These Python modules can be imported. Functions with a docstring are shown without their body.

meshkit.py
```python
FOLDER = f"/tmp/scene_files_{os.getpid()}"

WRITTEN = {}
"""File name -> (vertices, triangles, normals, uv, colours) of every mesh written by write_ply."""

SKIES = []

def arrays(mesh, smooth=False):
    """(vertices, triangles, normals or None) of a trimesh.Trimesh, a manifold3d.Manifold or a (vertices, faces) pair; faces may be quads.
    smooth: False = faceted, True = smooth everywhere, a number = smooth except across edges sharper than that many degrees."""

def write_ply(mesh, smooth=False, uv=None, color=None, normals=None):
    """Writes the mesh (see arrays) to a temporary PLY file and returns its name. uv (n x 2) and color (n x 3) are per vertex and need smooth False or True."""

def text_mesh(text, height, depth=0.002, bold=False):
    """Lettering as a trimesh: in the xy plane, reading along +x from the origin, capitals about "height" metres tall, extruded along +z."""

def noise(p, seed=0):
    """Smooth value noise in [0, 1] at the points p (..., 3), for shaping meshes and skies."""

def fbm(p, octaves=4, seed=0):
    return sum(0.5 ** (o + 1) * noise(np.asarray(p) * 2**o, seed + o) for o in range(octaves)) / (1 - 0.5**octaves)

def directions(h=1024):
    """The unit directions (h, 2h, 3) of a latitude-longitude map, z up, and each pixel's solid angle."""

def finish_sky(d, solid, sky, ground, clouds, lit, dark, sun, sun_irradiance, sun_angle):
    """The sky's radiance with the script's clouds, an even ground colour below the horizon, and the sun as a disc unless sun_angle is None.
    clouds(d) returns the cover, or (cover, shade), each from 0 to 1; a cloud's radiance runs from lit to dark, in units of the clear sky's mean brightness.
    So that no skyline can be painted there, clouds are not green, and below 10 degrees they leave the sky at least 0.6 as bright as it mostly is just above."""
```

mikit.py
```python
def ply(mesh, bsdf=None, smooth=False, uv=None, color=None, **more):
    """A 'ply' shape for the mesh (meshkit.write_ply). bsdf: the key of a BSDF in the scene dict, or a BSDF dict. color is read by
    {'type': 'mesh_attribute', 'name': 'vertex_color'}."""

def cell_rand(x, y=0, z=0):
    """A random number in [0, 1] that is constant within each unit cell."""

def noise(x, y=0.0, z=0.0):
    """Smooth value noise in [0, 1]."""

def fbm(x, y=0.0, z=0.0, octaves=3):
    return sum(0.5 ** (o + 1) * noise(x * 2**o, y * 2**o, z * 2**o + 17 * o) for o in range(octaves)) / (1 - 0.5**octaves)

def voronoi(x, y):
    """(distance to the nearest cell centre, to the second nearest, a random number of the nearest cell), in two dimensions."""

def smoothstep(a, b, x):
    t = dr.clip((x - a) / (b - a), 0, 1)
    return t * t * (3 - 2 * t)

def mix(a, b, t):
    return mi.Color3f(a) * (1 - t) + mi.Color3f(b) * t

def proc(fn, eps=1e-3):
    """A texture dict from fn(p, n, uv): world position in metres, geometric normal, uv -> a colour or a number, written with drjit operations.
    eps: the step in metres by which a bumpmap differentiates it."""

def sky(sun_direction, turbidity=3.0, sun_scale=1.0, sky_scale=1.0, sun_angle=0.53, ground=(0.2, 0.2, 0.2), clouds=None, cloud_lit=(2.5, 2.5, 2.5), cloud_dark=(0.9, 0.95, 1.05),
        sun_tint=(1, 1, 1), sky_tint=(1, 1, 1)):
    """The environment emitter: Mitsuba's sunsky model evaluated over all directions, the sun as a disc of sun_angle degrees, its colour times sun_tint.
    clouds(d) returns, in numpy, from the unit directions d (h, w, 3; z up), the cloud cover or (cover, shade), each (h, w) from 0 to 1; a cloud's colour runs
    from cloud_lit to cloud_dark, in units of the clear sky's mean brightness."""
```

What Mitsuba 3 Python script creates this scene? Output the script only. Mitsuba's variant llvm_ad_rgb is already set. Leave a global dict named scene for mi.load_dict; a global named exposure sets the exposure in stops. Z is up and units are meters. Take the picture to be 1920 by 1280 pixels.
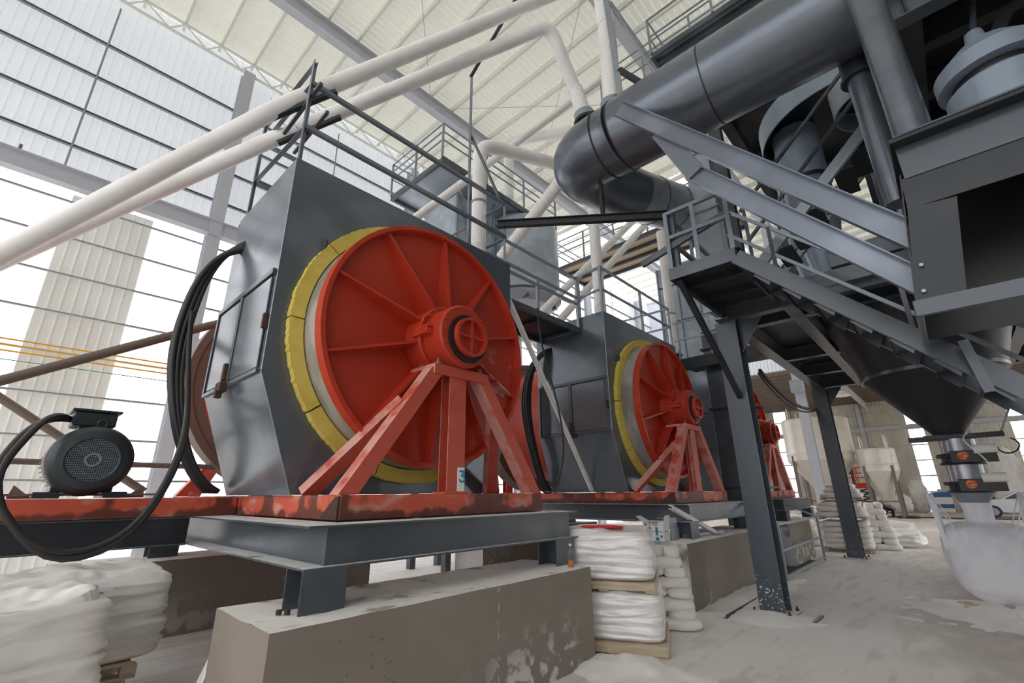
import math, random
import numpy as np, trimesh, drjit as dr, mitsuba as mi, mikit, meshkit
import manifold3d as m3
from shapely.geometry import Polygon, Point
from mikit import proc, noise, fbm, smoothstep, mix, cell_rand
T = mi.ScalarTransform4f
PI = math.pi
scene, labels = {}, {}

# ------------------------------------------------------------------ camera, sky, exposure
F, YAW, PITCH, ROLL = 857.89, 0.824588, 0.320458, 0.0097931
def camera_matrix():
    fw = np.array([-math.cos(YAW) * math.cos(PITCH), math.sin(YAW) * math.cos(PITCH), math.sin(PITCH)])
    r = np.cross(fw, [0, 0, 1]); r /= np.linalg.norm(r)
    d = np.cross(fw, r)
    c, s = math.cos(ROLL), math.sin(ROLL)
    r2, d2 = c * r + s * d, -s * r + c * d
    m = np.eye(4)
    m[:3, 0], m[:3, 1], m[:3, 2], m[:3, 3] = -r2, -d2, fw, [0, 0, 1.55]
    return m
scene['camera'] = {'type': 'perspective', 'fov': 2 * math.degrees(math.atan(960 / F)), 'fov_axis': 'x', 'near_clip': 0.05, 'far_clip': 500.0,
                   'to_world': T(camera_matrix().tolist())}
def clouds(d):
    n = meshkit.fbm(d * 3.0, 4, 5)
    return np.ones(d.shape[:2]), np.clip((n - 0.35) * 1.2, 0, 1)
scene['sky'] = mikit.sky((-0.5, -0.4, 0.75), turbidity=4, sun_scale=0.0, ground=(0.55, 0.53, 0.5), clouds=clouds, cloud_lit=(3.0, 3.0, 3.05), cloud_dark=(2.2, 2.25, 2.4))
exposure = 2.55

# ------------------------------------------------------------------ materials
def lin(r, g=None, b=None):
    if g is None: g = b = r
    return [((c / 255 + 0.055) / 1.055) ** 2.4 if c > 10 else c / 255 / 12.92 for c in (r, g, b)]
def P(color, rough=0.5, metal=0.0, two=True, **kw):
    if isinstance(color, (list, tuple)): color = {'type': 'rgb', 'value': list(color)}
    d = {'type': 'principled', 'base_color': color, 'roughness': rough, 'metallic': metal, **kw}
    return {'type': 'twosided', 'bsdf': d} if two else d
def paint(base, scale=6.0, wear=None, wear_amt=0.0):
    def fn(p, n, uv):
        c = mix(base, [min(1, b * 1.35 + 0.012) for b in base], smoothstep(0.45, 0.8, fbm(p.x * 1.7 + 9, p.y * 1.7, p.z * 1.7, 3)))
        if wear is not None: c = mix(c, wear, wear_amt * smoothstep(0.55, 0.72, fbm(p.x * 3.1, p.y * 3.1 + 4, p.z * 4.3, 4)))
        return c
    return proc(fn)
def powdered(bsdf, amount=0.85, scale=6.0, low=0.12):
    """a surface with matt white mineral powder lying on the faces that look up"""
    def mask(p, n, uv): return amount * smoothstep(0.6, 0.95, n.z) * smoothstep(low, low + 0.3, fbm(p.x * scale, p.y * scale, p.z * scale, 3))
    return {'type': 'blendbsdf', 'weight': proc(mask), 'a': bsdf, 'b': {'type': 'twosided', 'bsdf': {'type': 'diffuse', 'reflectance': {'type': 'rgb', 'value': DUST}}}}
DUST = lin(226, 224, 220)
B = scene
B['m_slate'] = powdered(P(paint(lin(70, 77, 84)), 0.27, 0.12, specular=0.7), 0.92)
B['m_column'] = P(proc(lambda p, n, uv: mix(mix(lin(62, 71, 80), lin(74, 84, 93), fbm(p.x * 3, p.y * 3, p.z * 1.5, 3)), lin(214, 214, 214),
        0.8 * smoothstep(0.74, 0.8, noise(p.x * 46, p.y * 46, p.z * 46)) * smoothstep(0.6, 0.15, p.z + 0.6 * (noise(p.x * 5, p.y * 5, p.z * 4) - 0.5)))), 0.33, specular=0.6)
B['m_door'] = P(proc(lambda p, n, uv: mix(lin(112, 118, 124), lin(88, 94, 100), fbm(p.x * 2, p.y * 2, p.z * 3, 3))), 0.2, 0.35, specular=0.8)
B['m_housing'] = P(paint(lin(96, 104, 112)), 0.2, 0.3, specular=0.9)
B['m_dark'] = powdered(P(paint(lin(36, 40, 45)), 0.42), 0.5)
B['m_duct'] = P(proc(lambda p, n, uv: mix(lin(120, 126, 136), lin(98, 104, 113), fbm(p.x * 2.5, p.y * 4, p.z * 4, 4))), 0.28, 0.65, specular=0.7)
B['m_steel'] = P(proc(lambda p, n, uv: mix(lin(176, 180, 186), lin(146, 150, 158), fbm(p.x * 3, p.y * 9, p.z * 9, 3))), 0.27, 0.45)
B['m_band'] = P(proc(lambda p, n, uv: mix(lin(190, 188, 186), lin(150, 148, 146), smoothstep(0.35, 0.75, fbm(p.x * 7, p.y * 2.2, p.z * 2.2, 4)))), 0.45, 0.5)
B['m_red'] = P(paint(lin(184, 58, 35), 5, lin(162, 48, 32), 0.5), 0.38)
B['m_disc'] = P(proc(lambda p, n, uv: mix(mix(lin(184, 58, 34), lin(168, 50, 31), fbm(p.x, p.y * 1.5, p.z * 1.5, 3)), lin(214, 178, 168),
        0.75 * smoothstep(0.58, 0.72, fbm(p.x * 3, p.y * 6, p.z * 5, 4)) * smoothstep(3.55, 4.1, p.y - dr.floor((p.y - 1.0) / 6.05) * 6.05) * smoothstep(3.5, 3.0, p.z))), 0.4)
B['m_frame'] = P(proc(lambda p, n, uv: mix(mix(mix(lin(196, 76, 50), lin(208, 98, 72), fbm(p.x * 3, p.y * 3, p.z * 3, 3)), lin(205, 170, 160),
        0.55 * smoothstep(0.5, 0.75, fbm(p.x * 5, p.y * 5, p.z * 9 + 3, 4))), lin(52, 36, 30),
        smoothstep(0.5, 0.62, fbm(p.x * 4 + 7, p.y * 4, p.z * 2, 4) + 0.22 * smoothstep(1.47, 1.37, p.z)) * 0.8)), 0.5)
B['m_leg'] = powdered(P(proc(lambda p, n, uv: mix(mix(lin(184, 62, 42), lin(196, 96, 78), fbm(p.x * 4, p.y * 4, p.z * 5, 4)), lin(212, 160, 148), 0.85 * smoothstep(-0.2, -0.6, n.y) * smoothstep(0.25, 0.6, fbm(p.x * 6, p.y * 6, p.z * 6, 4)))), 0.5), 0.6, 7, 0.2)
B['m_yellow'] = P(proc(lambda p, n, uv: mix(lin(220, 200, 104), lin(200, 176, 74), fbm(p.x * 12, p.y * 8, p.z * 8, 4))), 0.85)
B['m_pvc'] = P(proc(lambda p, n, uv: mix(lin(246, 244, 242), lin(236, 231, 227), smoothstep(0.4, 0.8, fbm(p.x * 2, p.y * 2, p.z * 2, 3)))), 0.42)
B['m_hose'] = P(lin(238, 236, 232), 0.5)
B['m_grey'] = P(paint(lin(165, 176, 186)), 0.36, 0.15)
B['m_cyclone'] = P(proc(lambda p, n, uv: mix(lin(150, 163, 178), lin(132, 144, 158), fbm(p.x * 2, p.y * 2, p.z * 2, 3))), 0.34, 0.2)
B['m_silo'] = P(proc(lambda p, n, uv: mix(lin(226, 220, 210), lin(205, 197, 186), fbm(p.x, p.y, p.z * 2, 3))), 0.3, 0.1)
def concrete(p, n, uv):
    w = fbm(p.x * 2.2, p.y * 2.2, p.z * 2.2, 4)
    c = mix(lin(144, 134, 124), lin(124, 115, 106), w)
    c = mix(c, lin(98, 90, 83), 0.7 * smoothstep(0.8, 0.86, noise(p.x * 42, p.y * 42, p.z * 42)) * smoothstep(0.5, 0.7, noise(p.x * 3, p.y * 3, p.z * 3)))
    splash = smoothstep(0.5, 0.62, fbm(p.x * 9, p.y * 9, p.z * 7, 4)) * smoothstep(0.55, 0.1, p.z) * smoothstep(0.42, 0.62, noise(p.x * 1.3 + 3, p.y * 1.3 + 0.4, 2.0))
    c = mix(c, lin(208, 204, 198), splash * 0.8)
    c = mix(c, lin(216, 214, 214), 0.85 * smoothstep(-0.5, -0.9, n.y) * smoothstep(6.0, 6.4, p.y) * smoothstep(0.45, 0.6, fbm(p.x * 3 + 2, p.y, p.z * 3, 3) + 0.35 * smoothstep(0.75, 0.1, p.z)))  # powder patch on -Y faces past the first plinth, whitened to stand in for direct light
    c = mix(c, lin(196, 190, 182), 0.8 * smoothstep(0.008, 0.003, dr.abs(p.y - 2.99 + 0.012 * (noise(p.z * 14, 3.0, 1.0) - 0.5))) * smoothstep(0.3, 0.55, noise(p.z * 30, 7.0, 2.0)) * smoothstep(0.8, 0.9, n.x))
    top = smoothstep(0.6, 0.95, n.z) * smoothstep(0.15, 0.4, fbm(p.x * 4, p.y * 4, 1.0, 4))
    return mix(c, lin(214, 210, 205), top * 0.95)
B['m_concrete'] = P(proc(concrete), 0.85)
def floor_fn(p, n, uv):
    w = fbm(p.x * 0.5, p.y * 0.35, 0.3, 4)
    fine = fbm(p.x * 5, p.y * 3, 0.7, 4)
    c = mix(lin(190, 182, 173), lin(170, 161, 152), smoothstep(0.3, 0.75, fine))
    near = smoothstep(0.4, -2.6, p.x + 1.4 * (w - 0.5)) * smoothstep(24.0, 14.0, p.y)
    powder = smoothstep(0.42, 0.62, w * 0.5 + fine * 0.33 + near * 0.42)
    streak = smoothstep(0.55, 0.75, fbm(p.x * 9, p.y * 1.6, 4.0, 3))
    c = mix(c, lin(220, 217, 213), dr.clip(powder * (0.85 - 0.3 * streak), 0, 1))
    return c
B['m_floor'] = P(proc(floor_fn), 0.7)
B['m_wrap'] = P(proc(lambda p, n, uv: mix(lin(232, 230, 228), lin(205, 202, 198), smoothstep(0.35, 0.8, fbm(p.x * 4, p.y * 4, p.z * 14, 4)))), 0.22, clearcoat=1.0, clearcoat_gloss=0.95, specular=0.6)
B['m_bag'] = P(proc(lambda p, n, uv: mix(lin(238, 236, 233), lin(220, 216, 210), fbm(p.x * 5, p.y * 5, p.z * 5, 4))), 0.6)
B['m_fibc'] = P(proc(lambda p, n, uv: mix(lin(226, 226, 230), lin(212, 212, 218), smoothstep(0.4, 0.75, fbm(p.x * 6, p.y * 6, p.z * 2, 4)))), 0.7)
B['m_wood'] = P(proc(lambda p, n, uv: mix(lin(206, 192, 172), lin(170, 150, 124), fbm(p.x * 6, p.y * 6, p.z * 40, 3))), 0.75)
B['m_black'] = P(lin(30, 30, 32), 0.42)
B['m_rubber'] = P(lin(46, 45, 45), 0.5)
B['m_motor'] = P(paint(lin(44, 53, 57)), 0.4)
B['m_brown'] = P(lin(118, 104, 94), 0.5)
B['m_wallw'] = P(lin(230, 235, 242), 0.5)
B['m_wallb'] = {'type': 'principledthin', 'base_color': proc(lambda p, n, uv: mix(lin(234, 234, 228), lin(218, 217, 208), smoothstep(0.3, 0.8, fbm(p.x * 0.7, p.y * 0.7, p.z * 0.4, 3)))), 'roughness': 0.5, 'diff_trans': 0.24}
B['m_wallfar'] = P(proc(lambda p, n, uv: mix(lin(218, 214, 202), lin(196, 190, 176), smoothstep(0.3, 0.8, fbm(p.x * 0.7, p.y * 0.7, p.z * 0.4, 3)))), 0.5)
B['m_wallup'] = {'type': 'principledthin', 'base_color': {'type': 'rgb', 'value': lin(236, 240, 244)}, 'roughness': 0.5, 'diff_trans': 0.62}
B['m_wallr'] = P(lin(158, 160, 160), 0.6)
B['m_roof'] = {'type': 'principledthin', 'base_color': {'type': 'rgb', 'value': lin(240, 240, 230)}, 'roughness': 0.5, 'diff_trans': 0.25}
B['m_rooflow'] = P(lin(226, 222, 208), 0.55)
B['m_purlin'] = P(lin(226, 226, 218), 0.5)
B['m_white'] = P(lin(232, 232, 226), 0.5)
B['m_col'] = P(lin(196, 198, 206), 0.5)
B['m_girt'] = P(lin(200, 202, 204), 0.5)
B['m_girtd'] = P(lin(150, 154, 158), 0.5)
B['m_glass'] = {'type': 'thindielectric', 'int_ior': 1.35}
B['m_galv'] = P(lin(150, 158, 166), 0.38, 0.5)
B['m_orange'] = P(lin(214, 70, 40), 0.45)
B['m_beige'] = P(lin(222, 200, 172), 0.7)
B['m_blue'] = P(lin(60, 100, 160), 0.5)
B['m_paintblue'] = P(lin(48, 130, 190), 0.6)
B['m_rust'] = P(lin(72, 52, 42), 0.8)
B['m_brace'] = powdered(P(paint(lin(112, 119, 130)), 0.3, 0.35, specular=0.7), 0.6)
B['m_redmark'] = P(lin(206, 44, 44), 0.6)
B['m_teal'] = P(lin(40, 140, 150), 0.6)
B['m_carton'] = P(lin(226, 228, 230), 0.6)
B['m_car'] = P(lin(190, 192, 194), 0.25, 0.4, clearcoat=1.0)
B['m_tint'] = P(lin(30, 36, 40), 0.08)
B['m_skin'] = P(lin(150, 110, 90), 0.6)
B['m_jacket'] = P(lin(120, 122, 126), 0.8)
B['m_trouser'] = P(lin(40, 40, 48), 0.8)
B['m_hair'] = P(lin(28, 25, 24), 0.6)
B['m_amber'] = P(lin(196, 110, 36), 0.3, spec_trans=0.0)
B['m_bottle'] = {'type': 'thindielectric', 'int_ior': 1.3}
B['m_wire'] = P(lin(232, 170, 40), 0.5)
B['m_lamp'] = P(lin(245, 245, 240), 0.4)
B['m_badge'] = P(proc(lambda p, n, uv: mix(lin(196, 60, 40), lin(210, 150, 90), smoothstep(0.4, 0.6, noise(p.x * 40, p.y * 40, p.z * 60)))), 0.5)

# ------------------------------------------------------------------ bookkeeping
def numbered(k):
    if not any(x == k or x.startswith(k + '__') for x in keys): return k
    i = 1
    while any(x == f'{k}_{i:03d}' for x in keys): i += 1
    return f'{k}_{i:03d}'
class _Keys(set): pass
keys = set()
counts = {}
def key(k):
    n = counts.get(k, 0); counts[k] = n + 1
    return k if n == 0 else f'{k}_{n:03d}'
def thing(name, label=None, cat=None, group=None):
    k = key(name)
    if label: labels[k] = {'label': label, 'category': cat}
    if group: labels[k]['group'] = group
    return k
def part(parent, name, mesh, mat, smooth=False, label=None, kind=None):
    k = key(f'{parent}__{name}')
    if isinstance(mesh, list): mesh = cat(mesh)
    scene[k] = mikit.ply(mesh, mat, smooth)
    if label: labels[k] = {'label': label}
    if kind: labels.setdefault(k, {})['kind'] = kind
    return k
def single(name, mesh, mat, label, cat_, smooth=False, group=None):
    k = thing(name, label, cat_, group)
    if isinstance(mesh, list): mesh = cat(mesh)
    scene[k] = mikit.ply(mesh, mat, smooth)
    return k
def struct(name, mesh=None, mat=None, smooth=False):
    k = key(name); labels[k] = {'kind': 'structure'}
    if mesh is not None: scene[k] = mikit.ply(cat(mesh) if isinstance(mesh, list) else mesh, mat, smooth)
    return k
def copy(root, name, label, M, group=None, skip=(), category=None):
    """a copy of a thing, its parts and sub-parts under its own key"""
    k = thing(name, label, category or labels[root]['category'], group or labels[root].get('group'))
    for s in [s for s in scene if s == root or s.startswith(root + '__')]:
        if any(x in s for x in skip): continue
        d = dict(scene[s]); d['to_world'] = M @ d['to_world'] if 'to_world' in d else M
        scene[k + s[len(root):]] = d
        if s in labels and s != root: labels[k + s[len(root):]] = dict(labels[s])
    return k

# ------------------------------------------------------------------ shapes
def cat(ms): return trimesh.util.concatenate([m for m in ms if m is not None])
def V(*a): return np.array(a, float)
def bx(x0, x1, y0, y1, z0, z1, c=0.004):
    """box with chamfered edges"""
    x0, x1 = min(x0, x1), max(x0, x1); y0, y1 = min(y0, y1), max(y0, y1); z0, z1 = min(z0, z1), max(z0, z1)
    c = min(c, 0.3 * min(x1 - x0, y1 - y0, z1 - z0))
    m, h = V(x0 + x1, y0 + y1, z0 + z1) / 2, V(x1 - x0, y1 - y0, z1 - z0) / 2
    pts = []
    for s in np.ndindex(2, 2, 2):
        s = np.array(s) * 2 - 1
        for k in range(3):
            q = h - c; q[k] = h[k]
            pts.append(m + s * q)
    return trimesh.convex.convex_hull(np.array(pts))
def frame(p0, p1, up=(0, 0, 1)):
    p0, p1 = V(*p0), V(*p1)
    z = p1 - p0; L = np.linalg.norm(z); z /= L
    up = V(*up)
    if abs(z @ up) > 0.98 * np.linalg.norm(up): up = V(0, 1, 0) if abs(z[1]) < 0.9 else V(1, 0, 0)
    x = np.cross(up, z); x /= np.linalg.norm(x)
    y = np.cross(z, x)
    m = np.eye(4); m[:3, 0], m[:3, 1], m[:3, 2], m[:3, 3] = x, y, z, p0
    return m, L
def profile(kind, w, h, t):
    a, b = w / 2, h / 2
    if kind == 'rect': return [(-a, -b), (a, -b), (a, b), (-a, b)]
    if kind == 'I': return [(-a, -b), (a, -b), (a, -b + t), (t / 2, -b + t), (t / 2, b - t), (a, b - t), (a, b), (-a, b), (-a, b - t), (-t / 2, b - t), (-t / 2, -b + t), (-a, -b + t)]
    if kind == 'C': return [(-a, -b), (a, -b), (a, -b + t), (-a + t, -b + t), (-a + t, b - t), (a, b - t), (a, b), (-a, b)]
    if kind == 'L': return [(-a, -b), (a, -b), (a, -b + t), (-a + t, -b + t), (-a + t, b), (-a, b)]
def beam(p0, p1, w, h, kind='rect', t=0.012, up=(0, 0, 1), flip=False):
    """steel section from p0 to p1; w across, h along 'up'"""
    m, L = frame(p0, p1, up)
    pr = [(-x, y) for x, y in profile(kind, w, h, t)][::-1] if flip else profile(kind, w, h, t)
    g = trimesh.creation.extrude_polygon(Polygon(pr), L, engine='earcut')
    g.apply_transform(m)
    return g
def tube(pts, r, n=12, caps=True):
    pts = np.array(pts, float); N = len(pts)
    tan = np.gradient(pts, axis=0); tan /= np.linalg.norm(tan, axis=1, keepdims=True)
    a = V(0, 0, 1) if abs(tan[0][2]) < 0.9 else V(1, 0, 0)
    x = np.cross(a, tan[0]); x /= np.linalg.norm(x)
    ang = np.arange(n) * 2 * PI / n
    rr = np.broadcast_to(r, (N,))
    vs = []
    for i in range(N):
        x = x - tan[i] * (x @ tan[i]); x /= np.linalg.norm(x)
        y = np.cross(tan[i], x)
        vs.append(pts[i] + rr[i] * (np.cos(ang)[:, None] * x + np.sin(ang)[:, None] * y))
    v = np.vstack(vs); f = []
    j = np.arange(n); j2 = (j + 1) % n
    for i in range(N - 1):
        a0, b0 = i * n, (i + 1) * n
        f += [np.stack([a0 + j, a0 + j2, b0 + j2], 1), np.stack([a0 + j, b0 + j2, b0 + j], 1)]
    if caps:
        v = np.vstack([v, pts[:1], pts[-1:]])
        c0, c1 = len(v) - 2, len(v) - 1
        f += [np.stack([j2, j, j * 0 + c0], 1), np.stack([(N - 1) * n + j, (N - 1) * n + j2, j * 0 + c1], 1)]
    return trimesh.Trimesh(v, np.vstack(f), process=False)
def spline(pts, n=40):
    from scipy.interpolate import CubicSpline
    pts = np.array(pts, float)
    s = np.r_[0, np.cumsum(np.linalg.norm(np.diff(pts, axis=0), axis=1))]
    return CubicSpline(s, pts)(np.linspace(0, s[-1], n))
def bent(pts, rad, k=8):
    """polyline with rounded corners"""
    pts = [V(*p) for p in pts]; out = [pts[0]]
    for a, b, c in zip(pts, pts[1:], pts[2:]):
        u, w = (a - b) / np.linalg.norm(a - b), (c - b) / np.linalg.norm(c - b)
        r = min(rad, 0.45 * np.linalg.norm(a - b), 0.45 * np.linalg.norm(c - b))
        for t in np.linspace(0, 1, k): out.append((1 - t) ** 2 * (b + u * r) + 2 * t * (1 - t) * b + t * t * (b + w * r))
    out.append(pts[-1])
    return np.array(out)
def cyl(p0, p1, r, n=20, r1=None):
    return tube([p0, p1], [r, r if r1 is None else r1], n)
def lathe(prof, origin=(0, 0, 0), axis=(0, 0, 1), n=40):
    """closed profile of (radius, height) pairs turned about the axis"""
    m, _ = frame(origin, V(*origin) + V(*axis))
    prof = np.array(prof, float); k = len(prof)
    ang = np.arange(n) * 2 * PI / n
    v = np.vstack([np.stack([r * np.cos(ang), r * np.sin(ang), np.full(n, h)], 1) for r, h in prof])
    f = []; j = np.arange(n); j2 = (j + 1) % n
    for i in range(k):
        a, b = i * n, ((i + 1) % k) * n
        if prof[i][0] < 1e-6 and prof[(i + 1) % k][0] < 1e-6: continue
        f += [np.stack([a + j, a + j2, b + j2], 1), np.stack([a + j, b + j2, b + j], 1)]
    g = trimesh.Trimesh(v, np.vstack(f), process=False)
    g.merge_vertices(); g.update_faces(g.nondegenerate_faces()); g.apply_transform(m)
    return g
def ring(r0, r1, h0, h1, origin, axis, n=48): return lathe([(r0, h0), (r1, h0), (r1, h1), (r0, h1)], origin, axis, n)
def disc(r, h0, h1, origin, axis, n=48, c=0.01): return lathe([(0, h0), (r - c, h0), (r, h0 + c), (r, h1 - c), (r - c, h1), (0, h1)], origin, axis, n)
def prism(pts, axis, a0, a1):
    """polygon in the plane across 'axis' (x: (y,z), y: (x,z), z: (x,y)), from a0 to a1"""
    g = trimesh.creation.extrude_polygon(Polygon(pts), abs(a1 - a0), engine='earcut')
    v = g.vertices.copy(); lo = min(a0, a1)
    if axis == 'x': g.vertices = np.stack([v[:, 2] + lo, v[:, 0], v[:, 1]], 1)
    elif axis == 'y': g.vertices = np.stack([v[:, 0], v[:, 2] + lo, v[:, 1]], 1)
    else: g.vertices = v + [0, 0, lo]
    if axis == 'y': g.invert()
    return g
def rot(g, deg, c=(0, 0, 0), ax=(0, 0, 1)):
    g.apply_transform(trimesh.transformations.rotation_matrix(math.radians(deg), ax, c)); return g
def pillow(c, s, seed=0, amp=0.06, p=4.0, sub=9, deg=0, freq=2.2):
    """soft sack: superellipsoid of full sizes s with creases from noise"""
    g = trimesh.creation.box((2, 2, 2))
    g = trimesh.Trimesh(*trimesh.remesh.subdivide_loop(g.vertices, g.faces, 0)) if False else g
    n = sub; lin_ = np.linspace(-1, 1, n + 1); vs, fs = [], []
    for ax in range(3):
        for sg in (-1, 1):
            a, b = np.meshgrid(lin_, lin_, indexing='ij')
            q = np.zeros((n + 1, n + 1, 3)); q[..., ax] = sg; q[..., (ax + 1) % 3] = a; q[..., (ax + 2) % 3] = b
            o = sum(len(v) for v in vs); vs.append(q.reshape(-1, 3))
            i = np.arange(n)[:, None] * (n + 1) + np.arange(n)[None]; i = i.ravel() + o
            t = [np.stack([i, i + n + 1, i + n + 2], 1), np.stack([i, i + n + 2, i + 1], 1)]
            if sg < 0: t = [x[:, ::-1] for x in t]
            fs += t
    g = trimesh.Trimesh(np.vstack(vs), np.vstack(fs), process=False); g.merge_vertices(digits_vertex=5)
    v = g.vertices / (np.abs(g.vertices) ** p).sum(1, keepdims=True) ** (1 / p)
    s = V(*s)
    w = v * s / 2
    nz = meshkit.fbm(w * freq * np.array([1.6, 1.6, 4]) + seed * 7.31 + 50, 3, seed) - 0.5
    w = w * (1 + 0.0 * nz[:, None]) + v / np.linalg.norm(v, axis=1, keepdims=True) * (nz[:, None] * amp * 2)
    g.vertices = w
    if deg: rot(g, deg)
    g.apply_translation(V(*c)); g.fix_normals()
    return g
def drift(cx, cy, w, d, h, seed, n=44):
    """low heap of powder with a ragged edge that runs out into the floor"""
    a = np.linspace(-1, 1, n); X, Y = np.meshgrid(a, a, indexing='ij')
    P3 = np.stack([X * w, Y * d, X * 0], -1) * 2.2 + seed * 5.3
    Z = h * (1.5 * np.clip(1 - np.sqrt(X ** 2 + Y ** 2), 0, 1) + 1.6 * (meshkit.fbm(P3, 4, seed) - 0.62))
    Z = np.where(np.maximum(np.abs(X), np.abs(Y)) > 0.97, -0.02, np.maximum(Z, -0.02))
    v = np.stack([cx + X * w / 2, cy + Y * d / 2, Z], -1).reshape(-1, 3)
    i = (np.arange(n - 1)[:, None] * n + np.arange(n - 1)[None]).ravel()
    return trimesh.Trimesh(v, np.vstack([np.stack([i, i + n, i + n + 1], 1), np.stack([i, i + n + 1, i + 1], 1)]), process=False)
def bolt(p, axis, r=0.014, h=0.02): return trimesh.Trimesh(*(lambda g: (g.vertices, g.faces))(tube([V(*p), V(*p) + V(*axis) * h], r, 6)))
def wrapped(c, w, d, z0, z1, deg, lh, seed, ripple=0.012, amp=0.03, p=10, n=44, lean=0.0, belly=0.0):
    """film-wrapped load: a rounded block with a ripple for every layer of bags"""
    g = pillow((0, 0, 0), (w, d, z1 - z0), seed, 0.0, p, n)
    v = g.vertices.copy(); h = (z1 - z0)
    t = v[:, 2] + h / 2
    side = v[:, :2] / np.maximum(np.linalg.norm(v[:, :2], axis=1, keepdims=True), 1e-6)
    q = np.stack([v[:, 0] * 2.6, v[:, 1] * 2.6, t * 9], 1) + seed * 3.7 + 60
    big = meshkit.fbm(q * np.array([0.6, 0.6, 0.45]), 3, seed) - 0.5
    fine = meshkit.fbm(q * np.array([2.0, 2.0, 2.2]), 3, seed + 3) - 0.5
    cre = 1 - np.abs(2 * meshkit.fbm(q * np.array([0.8, 0.8, 1.6]) + 11, 2, seed + 5) - 1) * 2.2
    r = 0.5 * amp * cre + ripple * (np.abs(np.sin(PI * t / lh + 2.2 * big)) ** 0.7 - 0.6) + amp * (big * 1.6 + fine * 0.5) + belly * np.sin(PI * np.clip(t / h, 0, 1))
    edge = np.clip(np.minimum(t, h - t) / 0.04, 0, 1)
    v[:, :2] += side * (r * (0.35 + 0.65 * edge))[:, None]
    v[:, 2] += (t > h * 0.97) * (meshkit.fbm(q[:, [0, 1, 2]] * np.array([1.5, 1.5, 0]) + 5, 3, seed + 9) - 0.5) * amp * 3
    v[:, 0] += lean * t
    g.vertices = v; rot(g, deg); g.apply_translation((c[0], c[1], (z0 + z1) / 2))
    return g
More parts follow.
